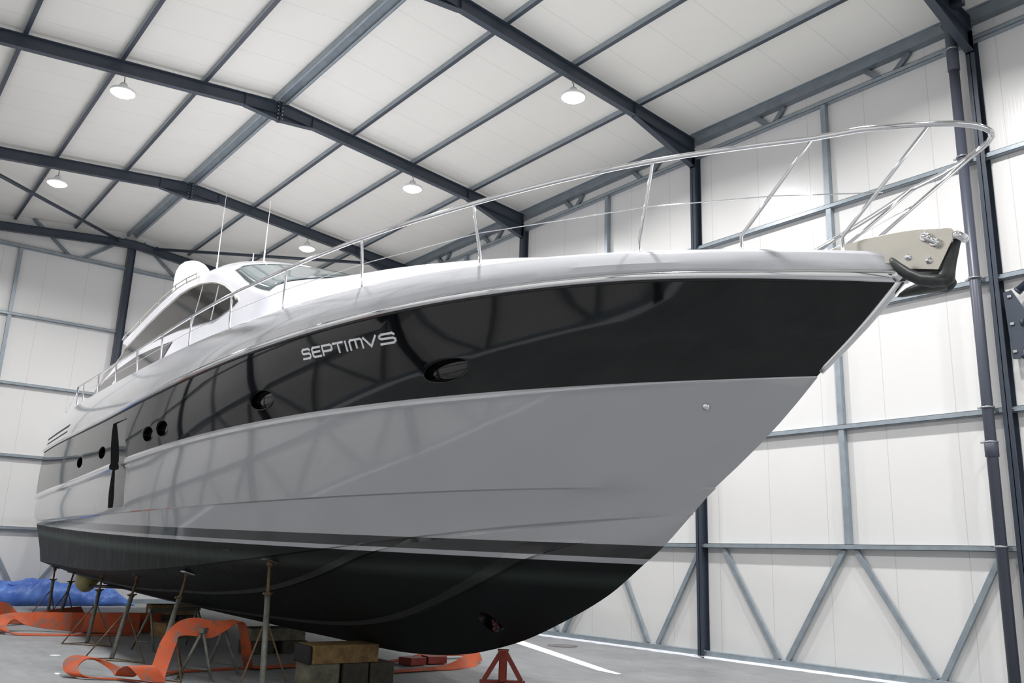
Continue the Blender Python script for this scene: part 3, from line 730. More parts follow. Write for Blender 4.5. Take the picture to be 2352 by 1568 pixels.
ARCH = [(6.0, 6.10), (5.69, 6.16), (4.98, 6.27), (4.25, 6.37), (3.02, 6.48), (1.83, 6.54), (1.08, 6.49), (.3, 6.38), (-.58, 6.19), (-1.14, 6.03), (-1.64, 5.86), (-2.25, 5.60), (-2.68, 5.37)]
WB = [(-2.76, 5.34), (-2.54, 5.29), (-2.07, 5.26), (-1.66, 5.24), (-.25, 5.44), (.83, 5.58), (1.89, 5.66), (3.17, 5.75), (4.4, 5.82), (5.8, 5.88), (6.3, 5.86)]
LOW = [(.96, 5.38), (1.48, 4.93), (3.3, 4.70), (5.82, 4.72), (8.25, 4.82), (7.76, 5.45), (7.08, 5.56), (6.3, 5.63), (5.15, 5.64), (4.12, 5.64), (2.31, 5.51)]
def plate(name, poly, mat, sg, o0=.002, o1=.012, parent=None):
    """flat pane on the cabin side, triangulated from its outline"""
    b = MB(); b.prism(poly, lambda x, z: Vector((x, sg * side(x, z, o0).y, z)), lambda x, z: Vector((x, sg * side(x, z, o1).y, z)))
    bmesh.ops.triangulate(b.bm, faces=[f for f in b.bm.faces if len(f.verts) > 4])
    return b.build(name, mat, parent or yacht)
for sg in (1, -1):
    wn = plate('side_window', ARCH + WB, M['glass_dark'], sg)
    b = MB(); b.tube([Vector((x, sg * side(x, z, .014).y, z + .012)) for x, z in ARCH], .02, 8); b.build('window_trim', M['satin'], wn)
    for a, c in (((.10, 6.33), (-.22, 5.46)), ((-1.16, 6.0), (-1.5, 5.28))):
        b = MB(); b.bar(Vector((a[0], sg * side(*a, .016).y, a[1])), Vector((c[0], sg * side(*c, .016).y, c[1])), .022, .008, (0, sg, 0)); b.build('window_bar', M['silver'], wn)
    plate('lower_side_window', LOW, M['glass_dark'], sg)
    b = MB(); b.tube([Vector((x, sg * side(x, z, .02).y, z)) for x, z in [(6.05, 6.16), (6.24, 5.97), (6.83, 5.80), (7.57, 5.63), (8.2, 5.22)]], .014, 8); b.build('tail_trim', M['satin'], yacht)
# windscreen lies on the crowned front of the cabin
def xt(l): return interp([(0, -2.75), (.8, -2.6), (1.3, -2.3), (1.66, -1.86)], abs(l))
def xbm(l): return interp([(0, -5.0), (.8, -4.95), (1.3, -4.75), (1.72, -4.30)], abs(l))
b = MB(); rows = []; N = 36
for i in range(N + 1):
    a = -1 + 2 * i / N; r = []
    for j in range(17):
        t = j / 16
        for _ in range(1):
            xx = lerp(xbm(a * 1.72), xt(a * 1.64), t); ws = stn(xx)[0]; l = a * ws * .992; r.append(crown(xx, l * 1.004, .022))
    rows.append(r)
b.grid(rows); b.build('windscreen', M['glass_grey'], yacht, solid=.01)

# ---- rails
def rail_hb(x): 
    if x > 2: return 2.55 - .10 * ((x - 2) / 7) ** 2
    u = (2 - x) / 15.18; return 2.55 * (1 - min(1, u) ** 4.6)
RZ = [(-13.16, 4.58), (-13.05, 4.62), (-12.88, 4.638), (-12.46, 4.672), (-12.22, 4.684), (-11.5, 4.714), (-11.13, 4.728), (-10.48, 4.737), (-9.47, 4.743), (-8.98, 4.75), (-7.91, 4.775), (-6.33, 4.805), (-5.61, 4.822), (-4.68, 4.858), (-2.97, 4.903), (-1.42, 4.928), (.29, 4.955), (1.97, 5.0), (3.68, 5.037), (6.15, 5.123)]
RR = .021
def rail_pt(x): return Vector((x, rail_hb(x), interp(RZ, x)))
xs_ = []; x = 6.15
while x > -12.0: xs_.append(x); x -= .25
rp = [rail_pt(x) for x in xs_]
# the rail comes round the bow as a smooth nose
rp += [rail_pt(-12.2), Vector((-12.50, .56, 4.668)), Vector((-12.74, .425, 4.648)), Vector((-12.90, .31, 4.635)), Vector((-13.02, .21, 4.622)), Vector((-13.09, .12, 4.61))]
full = rp + [Vector((-13.12, .04, 4.602)), Vector((-13.12, -.04, 4.602))] + [Vector((p.x, -p.y, p.z)) for p in reversed(rp)]
bow_rail = MB().tube(full, RR, 12).build('bow_rail', M['chrome'], yacht)
posts = [(3.69, 3.60), (1.94, 1.93), (.18, .25), (-1.34, -1.42), (-2.80, -2.98), (-4.35, -4.65), (-5.85, -6.30), (-7.43, -7.88), (-9.07, -9.45), (-10.63, -11.13), (-11.40, -12.20), (-12.06, -12.88)]
def deck_pt(x, dy=-.05): return Vector((x, max(.10, hb(x, 'sheer') + dy), interp(T['sheer'][0], x) + .01))
for sg in (1, -1):
    for k, (xb_, xt_) in enumerate(posts):
        a = deck_pt(xb_); e = rail_pt(xt_) if xt_ > -12.7 else Vector((-12.885, .318, 4.635)); k1 = a + Vector((0, 0, .10))
        if xb_ < -10: k1 = a + Vector((0.0, 0, .13))
        P = [a, k1, e] if xb_ < -8 else [a, lerp(a, e, .5), e]
        P = [Vector((p.x, p.y * sg, p.z)) for p in P]
        b = MB(); b.tube(P, .015, 8); b.lathe([(.03, 0), (.03, .008), (.016, .014), (.016, .02)], c=P[0] - Vector((0, 0, .005)), n=12); b.build('rail_post', M['chrome'], bow_rail)
    # middle wire
    W = [Vector((lerp(xb_, xt_, .5), 0, 0)) for xb_, xt_ in posts]
    pts = []
    for xb_, xt_ in posts:
        a = deck_pt(xb_); e = rail_pt(xt_)
        m_ = lerp(a, e, .5) if xb_ > -8 else lerp(a + Vector((0, 0, .1)), e, .45)
        pts.append(Vector((m_.x, m_.y * sg, m_.z)))
    a = rail_pt(6.0); pts = [Vector((6.0, a.y * sg, a.z - .22))] + pts
    b = MB(); b.tube(pts, .0045, 6); b.build('guard_wire', M['chrome'], bow_rail)
    # forward brace, gate tube and sloping end at the stern
    b = MB(); b.tube([Vector((6.15, rail_pt(6.15).y * sg, rail_pt(6.15).z)), Vector((6.7, 2.45 * sg, 5.02)), Vector((8.2, 2.40 * sg, 4.74))], .014, 8); b.build('rail_tail', M['chrome'], bow_rail)
    for xx in (5.35, 6.15):
        a = deck_pt(xx); e = rail_pt(min(xx, 6.15)); b = MB(); b.tube([(a.x, a.y * sg, a.z), (e.x, e.y * sg, e.z)], .02 if xx > 6 else .0125, 10); b.build('rail_post', M['chrome'], bow_rail)
# arch handrail
for sg in (1, -1):
    hp = [(.72, 6.62), (.75, 6.73), (1.71, 6.86), (2.59, 6.93), (3.94, 6.90), (5.39, 6.76), (6.75, 6.60), (6.8, 6.52)]
    hr = MB().tube([Vector((x, sg * (side(x, z).y + .05), z)) for x, z in hp], .014, 8).build('arch_handrail', M['satin'], yacht)
    for x, z in ((1.71, 6.86), (2.59, 6.93), (3.94, 6.90), (5.39, 6.76)):
        b = MB(); b.cyl(Vector((x, sg * (side(x, z).y + .05), z)), Vector((x, sg * (side(x, z - .14).y - .02), z - .14)), .012, 8); b.build('rail_post', M['satin'], hr)

# dome, antennas, lights on the roof
dm = MB(); dm.lathe([(.36, 6.9), (.39, 6.95), (.385, 7.42), (.365, 7.56), (.32, 7.68), (.24, 7.77), (.13, 7.825), (0, 7.84)], c=(3.55, .95, 0), n=36)
dm.build('radar_dome', M['dome'], yacht, sharp=50)
for (x, y, z0, z1, r, nm, mt) in ((3.05, .6, 7.0, 9.55, .013, 'whip_antenna', 'dome'), (-.05, .6, 6.75, 8.2, .011, 'whip_antenna', 'dome'), (.62, .6, 6.85, 7.32, .022, 'short_antenna', 'dome')):
    b = MB(); h = z1 - z0; b.tube([(x, y, z0), (x + .0, y, z0 + h * .3), (x, y, z0 + h * .32), (x - .02 * h, y, z1)], [r * 1.6, r * 1.4, r * .8, r * .35], 8); b.build(nm, M[mt], yacht)
b = MB(); b.cyl((1.3, .6, 6.9), (1.3, .6, 7.16), .02, 10); b.lathe([(.05, 7.16), (.055, 7.18), (.055, 7.29), (.03, 7.31)], c=(1.3, .6, 0), n=14); b.build('mast_light', M['satin'], yacht)

# deck hardware at the bow
for (x, y) in ((-11.0, .42), (4.35, 2.38), (8.0, 2.2)):
    for sg in (1, -1):
        z = interp(T['sheer'][0], x) + .015; b = MB()
        b.tube([(x - .13, y * sg, z + .05), (x - .06, y * sg, z + .062), (x + .06, y * sg, z + .062), (x + .13, y * sg, z + .05)], [.01, .016, .016, .01], 10)
        for d in (-.045, .045): b.cyl((x + d, y * sg, z), (x + d, y * sg, z + .055), .014, 10)
        b.build('cleat', M['chrome'], yacht)

# anchor roller: two cheek plates with bolts and a roller
PLT = [(-11.70, 4.02), (-11.867, 4.045), (-11.984, 4.059), (-12.171, 4.062), (-12.452, 4.039), (-12.584, 4.019), (-12.80, 3.963), (-12.833, 3.950), (-12.852, 3.926), (-12.846, 3.889), (-12.716, 3.679), (-12.38, 3.775), (-12.36, 3.82), (-12.15, 3.87), (-11.9, 3.93)]
ar = empty('anchor_roller', (0, 0, 0)); ar.parent = yacht
for sg in (1, -1):
    b = MB(); y0, y1 = sorted((sg * .05, sg * .06)); b.prism(PLT, lambda x, z: (x, y0, z), lambda x, z: (x, y1, z)); b.build('cheek_plate', M['satin'], ar, bevel=.002)
    for x, z in ((-12.508, 3.822), (-12.659, 3.758)):
        b = MB(); b.lathe([(.026, .06), (.026, .065), (.018, .066), (.018, .085), (.010, .086), (.010, .095)], c=(x, 0, z), n=6, axis=(0, sg, 0)); b.build('bolt', M['chrome'], ar)
b = MB(); b.prism([(-12.72, 3.665), (-12.70, 3.70), (-12.42, 3.775), (-12.42, 3.74)], lambda x, z: (x, -.05, z), lambda x, z: (x, .05, z)); b.build('floor_plate', M['black_steel'], ar)
b = MB(); b.lathe([(.03, -.049), (.034, -.04), (.022, 0), (.034, .04), (.03, .049)], c=(-12.80, 0, 3.88), n=18, axis=(0, 1, 0)); b.build('roller', M['chrome'], ar)
# shackle through the near cheek plate
b = MB(); sx, sz = -12.694, 3.90
b.tube([(sx + .035, .055, sz + .03), (sx + .035, .115, sz + .03), (sx + .02, .14, sz + .02), (sx - .01, .14, sz - .01), (sx - .03, .115, sz - .03), (sx - .03, .055, sz - .03)], .017, 12)
b.lathe([(.03, .055), (.034, .065), (.034, .10), (.026, .11)], c=(sx - .03, 0, sz - .03), n=16, axis=(0, 1, 0)); b.lathe([(.032, .055), (.038, .065), (.038, .095), (.030, .105)], c=(sx + .035, 0, sz + .03), n=16, axis=(0, 1, 0)); b.build('shackle', M['chrome'], ar)

# anchor: shank in the roller, broad claw curling below it (its own thing, held by the roller)
an = empty('anchor', YO, YR, 'dark grey claw anchor hanging under the stainless plates at the bow tip', 'anchor')
b = MB(); b.tube([(-12.2, 0, 3.96), (-12.55, 0, 3.95), (-12.76, 0, 3.935), (-12.85, 0, 3.91)], [.018, .02, .022, .024], 10); b.build('shank', M['anchor'], an)
def claw(b, cl, wd, th):
    rows = []
    n = len(cl)
    for i, (p, w_, t_) in enumerate(zip(cl, wd, th)):
        p = Vector(p); d = (Vector(cl[min(n - 1, i + 1)]) - Vector(cl[max(0, i - 1)])).normalized(); s_ = Vector((0, 1, 0)); s_ = (s_ - d * s_.dot(d)).normalized(); u = d.cross(s_)
        rows.append([p + s_ * (w_ * math.cos(a)) + u * (t_ * math.sin(a)) for a in [2 * PI * k / 14 for k in range(14)]])
    V = [[b.bm.verts.new(q) for q in r] for r in rows]
    for i in range(n - 1):
        for k in range(14): b.face([V[i][k], V[i][(k + 1) % 14], V[i + 1][(k + 1) % 14], V[i + 1][k]], 0, True)
    b.face(V[0][::-1]); b.face(V[-1])
b = MB()   # broad arm falling from the crown, turning back into three blunt flukes
claw(b, [(-12.835, 0, 3.885), (-12.80, 0, 3.82), (-12.765, 0, 3.74), (-12.745, 0, 3.67), (-12.735, 0, 3.62), (-12.70, 0, 3.595), (-12.63, 0, 3.592), (-12.54, 0, 3.592), (-12.46, 0, 3.588), (-12.40, 0, 3.578), (-12.37, 0, 3.572)],
     [.03, .04, .045, .05, .07, .09, .09, .07, .05, .03, .006], [.03, .045, .055, .058, .058, .05, .045, .04, .03, .016, .004])
for sg in (1, -1):
    claw(b, [(-12.74, .03 * sg, 3.60), (-12.68, .09 * sg, 3.598), (-12.62, .14 * sg, 3.615), (-12.56, .18 * sg, 3.66), (-12.505, .20 * sg, 3.72), (-12.475, .205 * sg, 3.765), (-12.462, .205 * sg, 3.79), (-12.455, .205 * sg, 3.80)], [.05, .055, .05, .045, .035, .026, .016, .004], [.045, .045, .042, .040, .034, .026, .016, .004])
b.build('fluke', M['anchor'], an, weld=False)
b = MB(); b.lathe([(.0, -.07), (.026, -.065), (.032, -.05), (.032, .05), (.026, .065), (0, .07)], c=(-12.862, 0, 3.895), n=16, axis=(0, 1, 0)); b.build('crown_pin', M['chrome'], an)
# louvre slots, intakes, small fittings and the name, all laid on the hull surface
def patch(name, outline, mat, sg=1, th=.006, parent=None):
    b = MB(); P = []
    for x, z in outline:
        loc, nrm = surf(x, z); P.append((loc, nrm))
    A_ = [b.bm.verts.new((p.x - n_.x * .004, sg * (p.y - n_.y * .004), p.z - n_.z * .004)) for p, n_ in P]; B_ = [b.bm.verts.new((p.x + n_.x * th, sg * (p.y + n_.y * th), p.z + n_.z * th)) for p, n_ in P]
    b.face(A_[::-1]); b.face(B_); n = len(P)
    for i in range(n): b.face([A_[i], A_[(i + 1) % n], B_[(i + 1) % n], B_[i]])
    bmesh.ops.triangulate(b.bm, faces=[f for f in b.bm.faces if len(f.verts) > 4])
    return b.build(name, mat, parent or yacht)
for sg in (1, -1):
    for z, x0, x1, h in ((4.145, 5.3, 8.8, .045), (4.02, 5.45, 8.7, .03)):
        n = 10; top = [(lerp(x0, x1, i / n), z + h / 2) for i in range(n + 1)]; bot = [(lerp(x0 + .12, x1, i / n), z - h / 2) for i in range(n, -1, -1)]
        patch('louvre_slot', top + bot, M['grille'], sg, .004)
    patch('cooling_intake', [(-3.85, 1.635), (-4.02, 1.635), (-4.02, 1.605), (-3.85, 1.605)], M['grille'], sg, .008)
    patch('cooling_intake', [(5.75, 1.94), (6.0, 1.94), (6.0, 1.90), (5.75, 1.90)], M['grille'], sg, .008)
loc, nrm = surf(-10.78, 2.915); b = MB(); b.lathe([(.032, -.004), (.034, .004), (.026, .016), (.01, .022), (0, .023)], c=loc, n=18, axis=nrm); b.build('drain_fitting', M['chrome'], yacht)
# the name, strokes in a wide square face
LT = {'S': [[(1, .86), (.9, 1), (.18, 1), (0, .84), (0, .66), (.14, .54), (.86, .50), (1, .38), (1, .16), (.86, 0), (0, 0)]],
      'E': [[(1, 1), (.16, 1), (0, .86), (0, .14), (.16, 0), (1, 0)], [(0, .52), (.92, .52)]],
      'P': [[(0, 0), (0, 1), (.86, 1), (1, .88), (1, .52), (.86, .40), (0, .40)]],
      'T': [[(0, 1), (1, 1)], [(.5, 1), (.5, 0)]], 'I': [[(0, 1), (0, 0)]],
      'M': [[(0, 0), (0, .86), (.12, 1), (.88, 1), (1, .88), (1, 0)], [(.5, 1), (.5, .12)]],
      'V': [[(0, 1), (.5, 0), (1, 1)]]}
def word(sg):
    b = MB(); X0, X1 = -6.44, -7.965
    seq = [(c, a + .0075, b_ - a - .015) for c, a, b_ in (('S', 0, .106), ('E', .122, .228), ('P', .243, .362), ('T', .368, .488), ('I', .503, .518), ('M', .545, .685), ('V', .692, .827), ('S', .845, 1.0))]
    def at(u, v, o):
        x = lerp(X0, X1, u); zb = lerp(3.742, 3.734, u); z = zb + v * lerp(.112, .104, u)
        loc, nrm = surf(x, z); p = loc + nrm * o; return Vector((p.x, p.y * sg, p.z))
    wpx = .165                             # stroke weight against letter height
    for ch, u0, wd in seq:
        if sg < 0: pass
        for st in LT[ch]:
            for (ax, ay), (bx, by) in zip(st[:-1], st[1:]):
                A_ = Vector((u0 + ax * wd, ay * .88 + .06)); B_ = Vector((u0 + bx * wd, by * .88 + .06))
                asp = abs(X1 - X0) / .108
                dA = Vector(((B_ - A_).x * asp, (B_ - A_).y)); L = dA.length; dA /= L; nn = Vector((-dA.y, dA.x)) * wpx * .62; ex = dA * wpx * .5
                if ch in 'TIV' and ay in (1, 0): pass
                steps = max(1, int(L / .35)); prev = None
                for i in range(steps + 1):
                    t = i / steps; c = A_ * (1 - t) + B_ * t; k = -1 if i == 0 else (1 if i == steps else 0)
                    q = [Vector((c.x + (s_ * nn.x + k * ex.x) / asp, c.y + s_ * nn.y + k * ex.y)) for s_ in (-1, 1)]
                    cur = [at(q[0].x, q[0].y, .0005), at(q[1].x, q[1].y, .0005), at(q[1].x, q[1].y, .009), at(q[0].x, q[0].y, .009)]
                    if prev: b.hexa(prev + cur)
                    prev = cur
    return b.build('name_lettering', M['letter'], yacht, weld=False)
word(1)


# ------------------------------------------------------------------ things under and around the yacht
YM = yacht.matrix_world.copy() if False else Matrix.Translation(Vector(YO)) @ Matrix.Rotation(YR, 4, 'Z')
def bw(x, y, z): return YM @ Vector((x, y, z))

def jack_stand(base, top, legs, label, pad='wood'):
    """screw jack: thick lower tube, thin screw with handle nut, swivel pad, two thin legs and floor ties"""
    B = bw(*base, 0); T = bw(*top); o = empty('jack_stand', (B.x, B.y, 0), 0, label, 'jack stand', 'jack stands along the starboard side')
    l = lambda p: Vector(p) - o.location
    B = l(B); T = l(T); d = (T - B); H = lerp(B, T, .56); Nn = lerp(B, T, .72)
    b = MB(); b.cyl(B + Vector((0, 0, .0)), Nn, .034, 14); b.build('lower_tube', M['stand'], o)
    b = MB(); b.cyl(Nn - d * .03, T - d * .03, .019, 12); b.build('screw', M['rust'], o)
    dn = d.normalized(); sx = dn.cross(Vector((0, 0, 1)).cross(Vector((.8, -.6, 0)))).normalized(); sx = Vector((.62, -.78, 0))
    b = MB(); b.lathe([(.04, -.015), (.044, 0), (.04, .02)], c=Nn + dn * .02, n=12, axis=dn); b.tube([Nn + dn * .02 - sx * .11 + dn * .02, Nn + dn * .015, Nn + dn * .02 + sx * .11 + dn * .02], [.012, .016, .012], 8); b.build('handle_nut', M['rust'], o)
    b = MB(); b.lathe([(.035, -.09), (.035, -.03), (.02, -.02)], c=T, n=12, axis=dn); b.build('pad_socket', M['rust'], o)
    b = MB(); b.box(-.085, .085, -.08, .08, -.028, -.006)
    slope = Vector((0, -.30, 1)).normalized(); Q = Vector((0, 0, 1)).rotation_difference((YM.to_3x3() @ Vector((0, -.28, 1))).normalized())
    for v in b.bm.verts: v.co = Q @ v.co + T
    b.build('pad', M['timber_dark'] if pad == 'wood' else M['clamp'], o, bevel=.004)
    prev = []
    for lx in legs:
        L = l(bw(*lx, .0)); b = MB(); b.tube([H, L + Vector((0, 0, .008))], .0105, 8); b.build('leg', M['rust'], o); prev.append(L)
    for L in prev:
        b = MB(); b.cyl(B + Vector((0, 0, .012)), L + Vector((0, 0, .012)), .008, 8); b.build('floor_tie', M['rust'], o)
    b = MB(); b.cyl(prev[0] + Vector((0, 0, .012)), prev[1] + Vector((0, 0, .012)), .008, 8); b.build('floor_tie', M['rust'], o)
    return o
jack_stand((6.94, 2.29), (7.02, 2.27, 1.125), [(6.75, 2.72), (7.6, 2.05)], 'leftmost jack stand, its pad under the stern corner of the hull')
jack_stand((7.05, 2.02), (6.89, 1.88, 1.07), [(6.43, 2.40), (7.84, 1.60)], 'second jack stand from the left, in front of the yellow wrapped propeller')
jack_stand((1.20, 2.50), (1.80, 2.28, 1.145), [(1.14, 2.90), (.45, 2.25)], 'third jack stand from the left, with a worn white patch halfway up')
jack_stand((-1.20, 2.60), (-.44, 2.20, 1.19), [(-1.15, 2.97), (-1.9, 2.30)], 'fourth jack stand from the left, its foot behind the near sling loop')
jack_stand((-3.56, 2.59), (-2.60, 2.04, 1.30), [(-3.1, 2.10), (-3.98, 2.36)], 'fifth jack stand from the left, strongly leaning, with bright metal pad', 'metal')
jack_stand((-5.67, 1.95), (-4.90, 1.72, 1.52), [(-5.55, 2.22), (-5.45, 1.52)], 'nearest jack stand, standing almost upright in front of the keel')

def ribbon(path, widths, mat, name, label, cat, group=None, th=.014, n_sub=8, z0=0.0, parent=None):
    """webbing strap: path of centre points in world space and a width vector at each"""
    P = [Vector(p) for p in path]; W = [Vector(w_) for w_ in widths]; base = P[0].copy(); base.z = 0
    def cr(A, i, t):
        a, b_, c, d = A[max(0, i - 1)], A[i], A[min(len(A) - 1, i + 1)], A[min(len(A) - 1, i + 2)]
        return .5 * ((2 * b_) + (c - a) * t + (2 * a - 5 * b_ + 4 * c - d) * t * t + (3 * b_ - a - 3 * c + d) * t ** 3)
    pts, ws = [], []
    for i in range(len(P) - 1):
        for k in range(n_sub): pts.append(cr(P, i, k / n_sub)); ws.append(cr(W, i, k / n_sub))
    pts.append(P[-1]); ws.append(W[-1])
    b = MB(); R_ = []
    for i, (p, w_) in enumerate(zip(pts, ws)):
        d = pts[min(i + 1, len(pts) - 1)] - pts[max(i - 1, 0)]; n_ = d.cross(w_).normalized() * th / 2
        q = p - base; e = w_ / 2
        ring = [q - e - n_, q - e * .33 - n_ * 1.25, q + e * .33 - n_ * 1.25, q + e - n_, q + e + n_, q + e * .33 + n_ * 1.25, q - e * .33 + n_ * 1.25, q - e + n_]
        for r_ in ring: r_.z = max(r_.z, .002)
        R_.append([b.bm.verts.new(r_) for r_ in ring])
    for A_, B_ in zip(R_[:-1], R_[1:]):
        for k in range(8): b.face([A_[k], A_[(k + 1) % 8], B_[(k + 1) % 8], B_[k]], 0, True)
    b.face(R_[0][::-1]); b.face(R_[-1])
    o = b.build(name, mat, parent, sharp=40, weld=False)
    if parent is None: o.location = base; tag(o, label, cat, group)
    return o
def G(px, py, z=0): return Vector((px, py, z))
SGRP = 'orange lifting slings on the floor'
# far left sling: rising fold cut by the frame, tail running under the hull
ribbon([G(5.2, 11.0, .30), G(4.9, 10.45, .27), (5.1, 10.0, .24), (5.9, 9.45, .10), (6.9, 8.75, .10), (7.6, 8.0, .12)], [(.12, .05, .42), (.12, .05, .44), (.12, .02, .40), (.30, .25, .14), (.25, .25, .16), (.1, .1, .2)], M['sling'], 'lifting_sling', 'orange sling fold at the left edge behind the low loop', 'sling', SGRP)
# second: flat teardrop loop, then a stack standing on edge
ribbon([(2.62, 8.2, .012), (2.75, 9.0, .012), (3.0, 9.9, .012), (3.2, 10.25, .04), (3.55, 10.36, .15), (3.9, 10.2, .25), (4.0, 9.95, .22), (3.7, 9.5, .20), (3.2, 9.0, .20), (2.9, 8.5, .20), (2.8, 8.1, .20)],
       [(.3, .02, 0), (.3, .04, 0), (.32, .10, .02), (.30, .16, .04), (.28, .2, .06), (.28, .2, .06), (.25, .15, .2), (.12, 0, .30), (.06, 0, .34), (.04, 0, .36), (.04, 0, .36)], M['sling'], 'lifting_sling', 'orange sling with flat teardrop loop beside the left jack stands', 'sling', SGRP)
ribbon([(3.3, 9.2, .19), (3.15, 8.5, .19), (3.05, 7.9, .19), (3.1, 7.65, .19)], [(.03, 0, .36), (.02, 0, .37), (.02, 0, .36), (.03, 0, .35)], M['sling'], 'lifting_sling', 'orange sling pack standing on edge under the stern half of the hull', 'sling', SGRP, th=.10)
# near sling: teardrop loop, hump, then up over the trestle and down
ribbon([(-3.95, 9.75, .02), (-3.42, 10.05, .02), (-3.15, 10.35, .02), (-2.98, 10.52, .06), (-2.78, 10.52, .15), (-2.72, 10.40, .22), (-2.85, 10.22, .20), (-3.15, 10.05, .10), (-3.34, 10.02, .05), (-3.48, 10.0, .12), (-3.64, 9.97, .19), (-3.82, 9.93, .19), (-4.02, 9.86, .06)],
       [(.20, .15, 0), (.2, .14, 0), (.2, .14, 0), (.2, .14, 0), (.2, .14, .02), (.2, .14, .02), (.2, .14, .02), (.2, .14, 0), (.22, .15, 0), (.28, .2, 0), (.3, .22, -.03), (.3, .22, -.03), (.3, .2, 0)], M['sling'], 'lifting_sling', 'orange sling with open loop and hump at the bottom edge, nearest the camera', 'sling', SGRP)
ribbon([(-3.75, 9.75, .03), (-3.60, 9.66, .22), (-3.50, 9.56, .46), (-3.48, 9.46, .60), (-3.55, 9.30, .64), (-3.65, 9.10, .615), (-3.65, 8.92, .65), (-3.58, 8.74, .70), (-3.50, 8.62, .64), (-3.40, 8.50, .40), (-3.20, 8.36, .14), (-3.0, 8.2, .03), (-2.95, 7.7, .02), (-2.95, 7.0, .02)],
       [(.12, .16, .0), (.12, .16, .02), (.14, .14, .06), (.10, .02, .16), (.05, .0, .22), (.05, 0, .22), (.10, 0, .12), (.14, .02, .02), (.15, .04, -.02), (.14, .08, 0), (.14, .08, 0), (.16, .06, 0), (.17, 0, 0), (.17, 0, 0)], M['sling'], 'lifting_sling', 'orange sling hung over the grey trestle behind the leaning jack stand', 'sling', SGRP)
ribbon([(-2.9, 9.6, .012), (-2.85, 8.6, .012), (-2.75, 7.6, .012), (-2.7, 6.9, .012)], [(.15, 0, 0)] * 4, M['sling'], 'lifting_sling', 'orange strap lying flat under the trestle legs', 'sling', SGRP)
ribbon([(-4.35, 7.2, .02), (-4.05, 6.75, .02), (-3.98, 6.1, .02), (-3.98, 5.5, .03), (-3.80, 5.05, .06), (-3.55, 4.72, .11), (-3.42, 4.55, .13)], [(.24, 0, 0), (.24, .02, 0), (.24, .02, 0), (.22, .04, .04), (.16, .1, .16), (.10, .06, .20), (.08, .05, .18)], M['sling'], 'lifting_sling', 'orange sling with curled end between the timber blocks and the red stand', 'sling', SGRP)
ribbon([(-3.2, 6.9, .03), (-3.15, 6.2, .03), (-3.0, 5.5, .08), (-2.85, 5.0, .10), (-2.8, 4.5, .10), (-2.75, 4.25, .08)], [(.2, 0, 0)] * 3 + [(.2, 0, .06), (.18, 0, .1), (.12, 0, .14)], M['sling'], 'lifting_sling', 'dark red sling behind the curled orange one, under the forefoot', 'sling', SGRP)
for (x, y, a, lb) in ((-3.35, 5.78, .2, 'left of two small dark red blocks on the slings under the keel'), (-3.30, 5.35, -.15, 'right of two small dark red blocks on the slings under the keel')):
    b = MB(); b.box(-.14, .14, -.16, .16, .0, .11); o = b.build('wedge_block', M['red'], None, bevel=.006); o.location = (x, y, .012); o.rotation_euler = (0, 0, a); tag(o, lb, 'block', 'small red blocks')

# trestles
def trestle(c, ang, L, h, sp, label):
    o = empty('trestle', (c[0], c[1], 0), ang, label, 'trestle', 'grey steel trestles under the hull')
    b = MB(); b.bar((0, -L / 2, h), (0, L / 2, h), .07, .06); b.build('top_rail', M['stand'], o, bevel=.005)
    for sy in (-1, 1):
        for sx in (-1, 1):
            b = MB(); b.cyl((.012 * sx, sy * (L / 2 - .04), h - .02), (sx * sp, sy * (L / 2 + .03), 0), .019, 10); b.lathe([(.035, 0), (.035, .012), (.02, .016)], c=(sx * sp, sy * (L / 2 + .03), 0), n=12); b.build('leg', M['stand'], o)
        b = MB(); b.cyl((-sp * .80, sy * (L / 2 + .015), .14), (sp * .80, sy * (L / 2 + .015), .14), .011, 8); b.build('cross_tie', M['stand'], o)
trestle((-3.50, 9.00), math.atan2(-.78, -.6) + PI / 2 + 1.35, .62, .60, .24, 'near grey A-frame trestle with the orange sling over it')
trestle((.10, 8.35), .45, 1.1, .62, .25, 'farther grey trestle between the fourth and fifth jack stands')

# keel blocks: every baulk is a thing
def baulk(cx, cy_, z, lx, ly, lz, rot, mat, label, grp='timber keel blocks'):
    b = MB(); b.box(-lx / 2, lx / 2, -ly / 2, ly / 2, 0, lz); o = b.build('timber_block', M[mat], None, bevel=.012); p = bw(cx, cy_, z); o.location = p; o.rotation_euler = (0, 0, YR + rot); tag(o, label, 'block', grp)
baulk(-4.68, .60, .27, .50, .92, .225, .02, 'timber', 'large yellowish timber lying on top of the front keel blocks')
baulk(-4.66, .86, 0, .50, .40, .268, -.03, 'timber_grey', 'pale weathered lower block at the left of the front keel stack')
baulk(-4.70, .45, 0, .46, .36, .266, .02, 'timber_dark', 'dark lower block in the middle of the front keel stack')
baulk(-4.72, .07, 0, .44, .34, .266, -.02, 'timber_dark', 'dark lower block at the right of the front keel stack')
b = MB(); b.box(-.245, .245, -.02, .02, 0, .22); o = b.build('metal_plate', M['black_steel'], None, bevel=.012); o.location = bw(-4.68, 1.09, .27); o.rotation_euler = (0, 0, YR); tag(o, 'dark metal sheet folded over the left end of the front timber', 'plate')
for k, (cx, cy_, w_) in enumerate(((-1.0, .05, .95), (5.0, .1, 1.0))):
    nm = 'middle' if k == 0 else 'rear'
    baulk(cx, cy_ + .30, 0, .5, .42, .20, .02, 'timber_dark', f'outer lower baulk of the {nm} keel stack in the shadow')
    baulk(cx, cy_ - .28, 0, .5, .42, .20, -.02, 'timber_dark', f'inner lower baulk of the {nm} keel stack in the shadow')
    baulk(cx, cy_ + .02, .202, .45, w_, .20 if k == 0 else .22, .0, 'timber_grey' if k == 0 else 'timber', f'top timber of the {nm} keel stack')
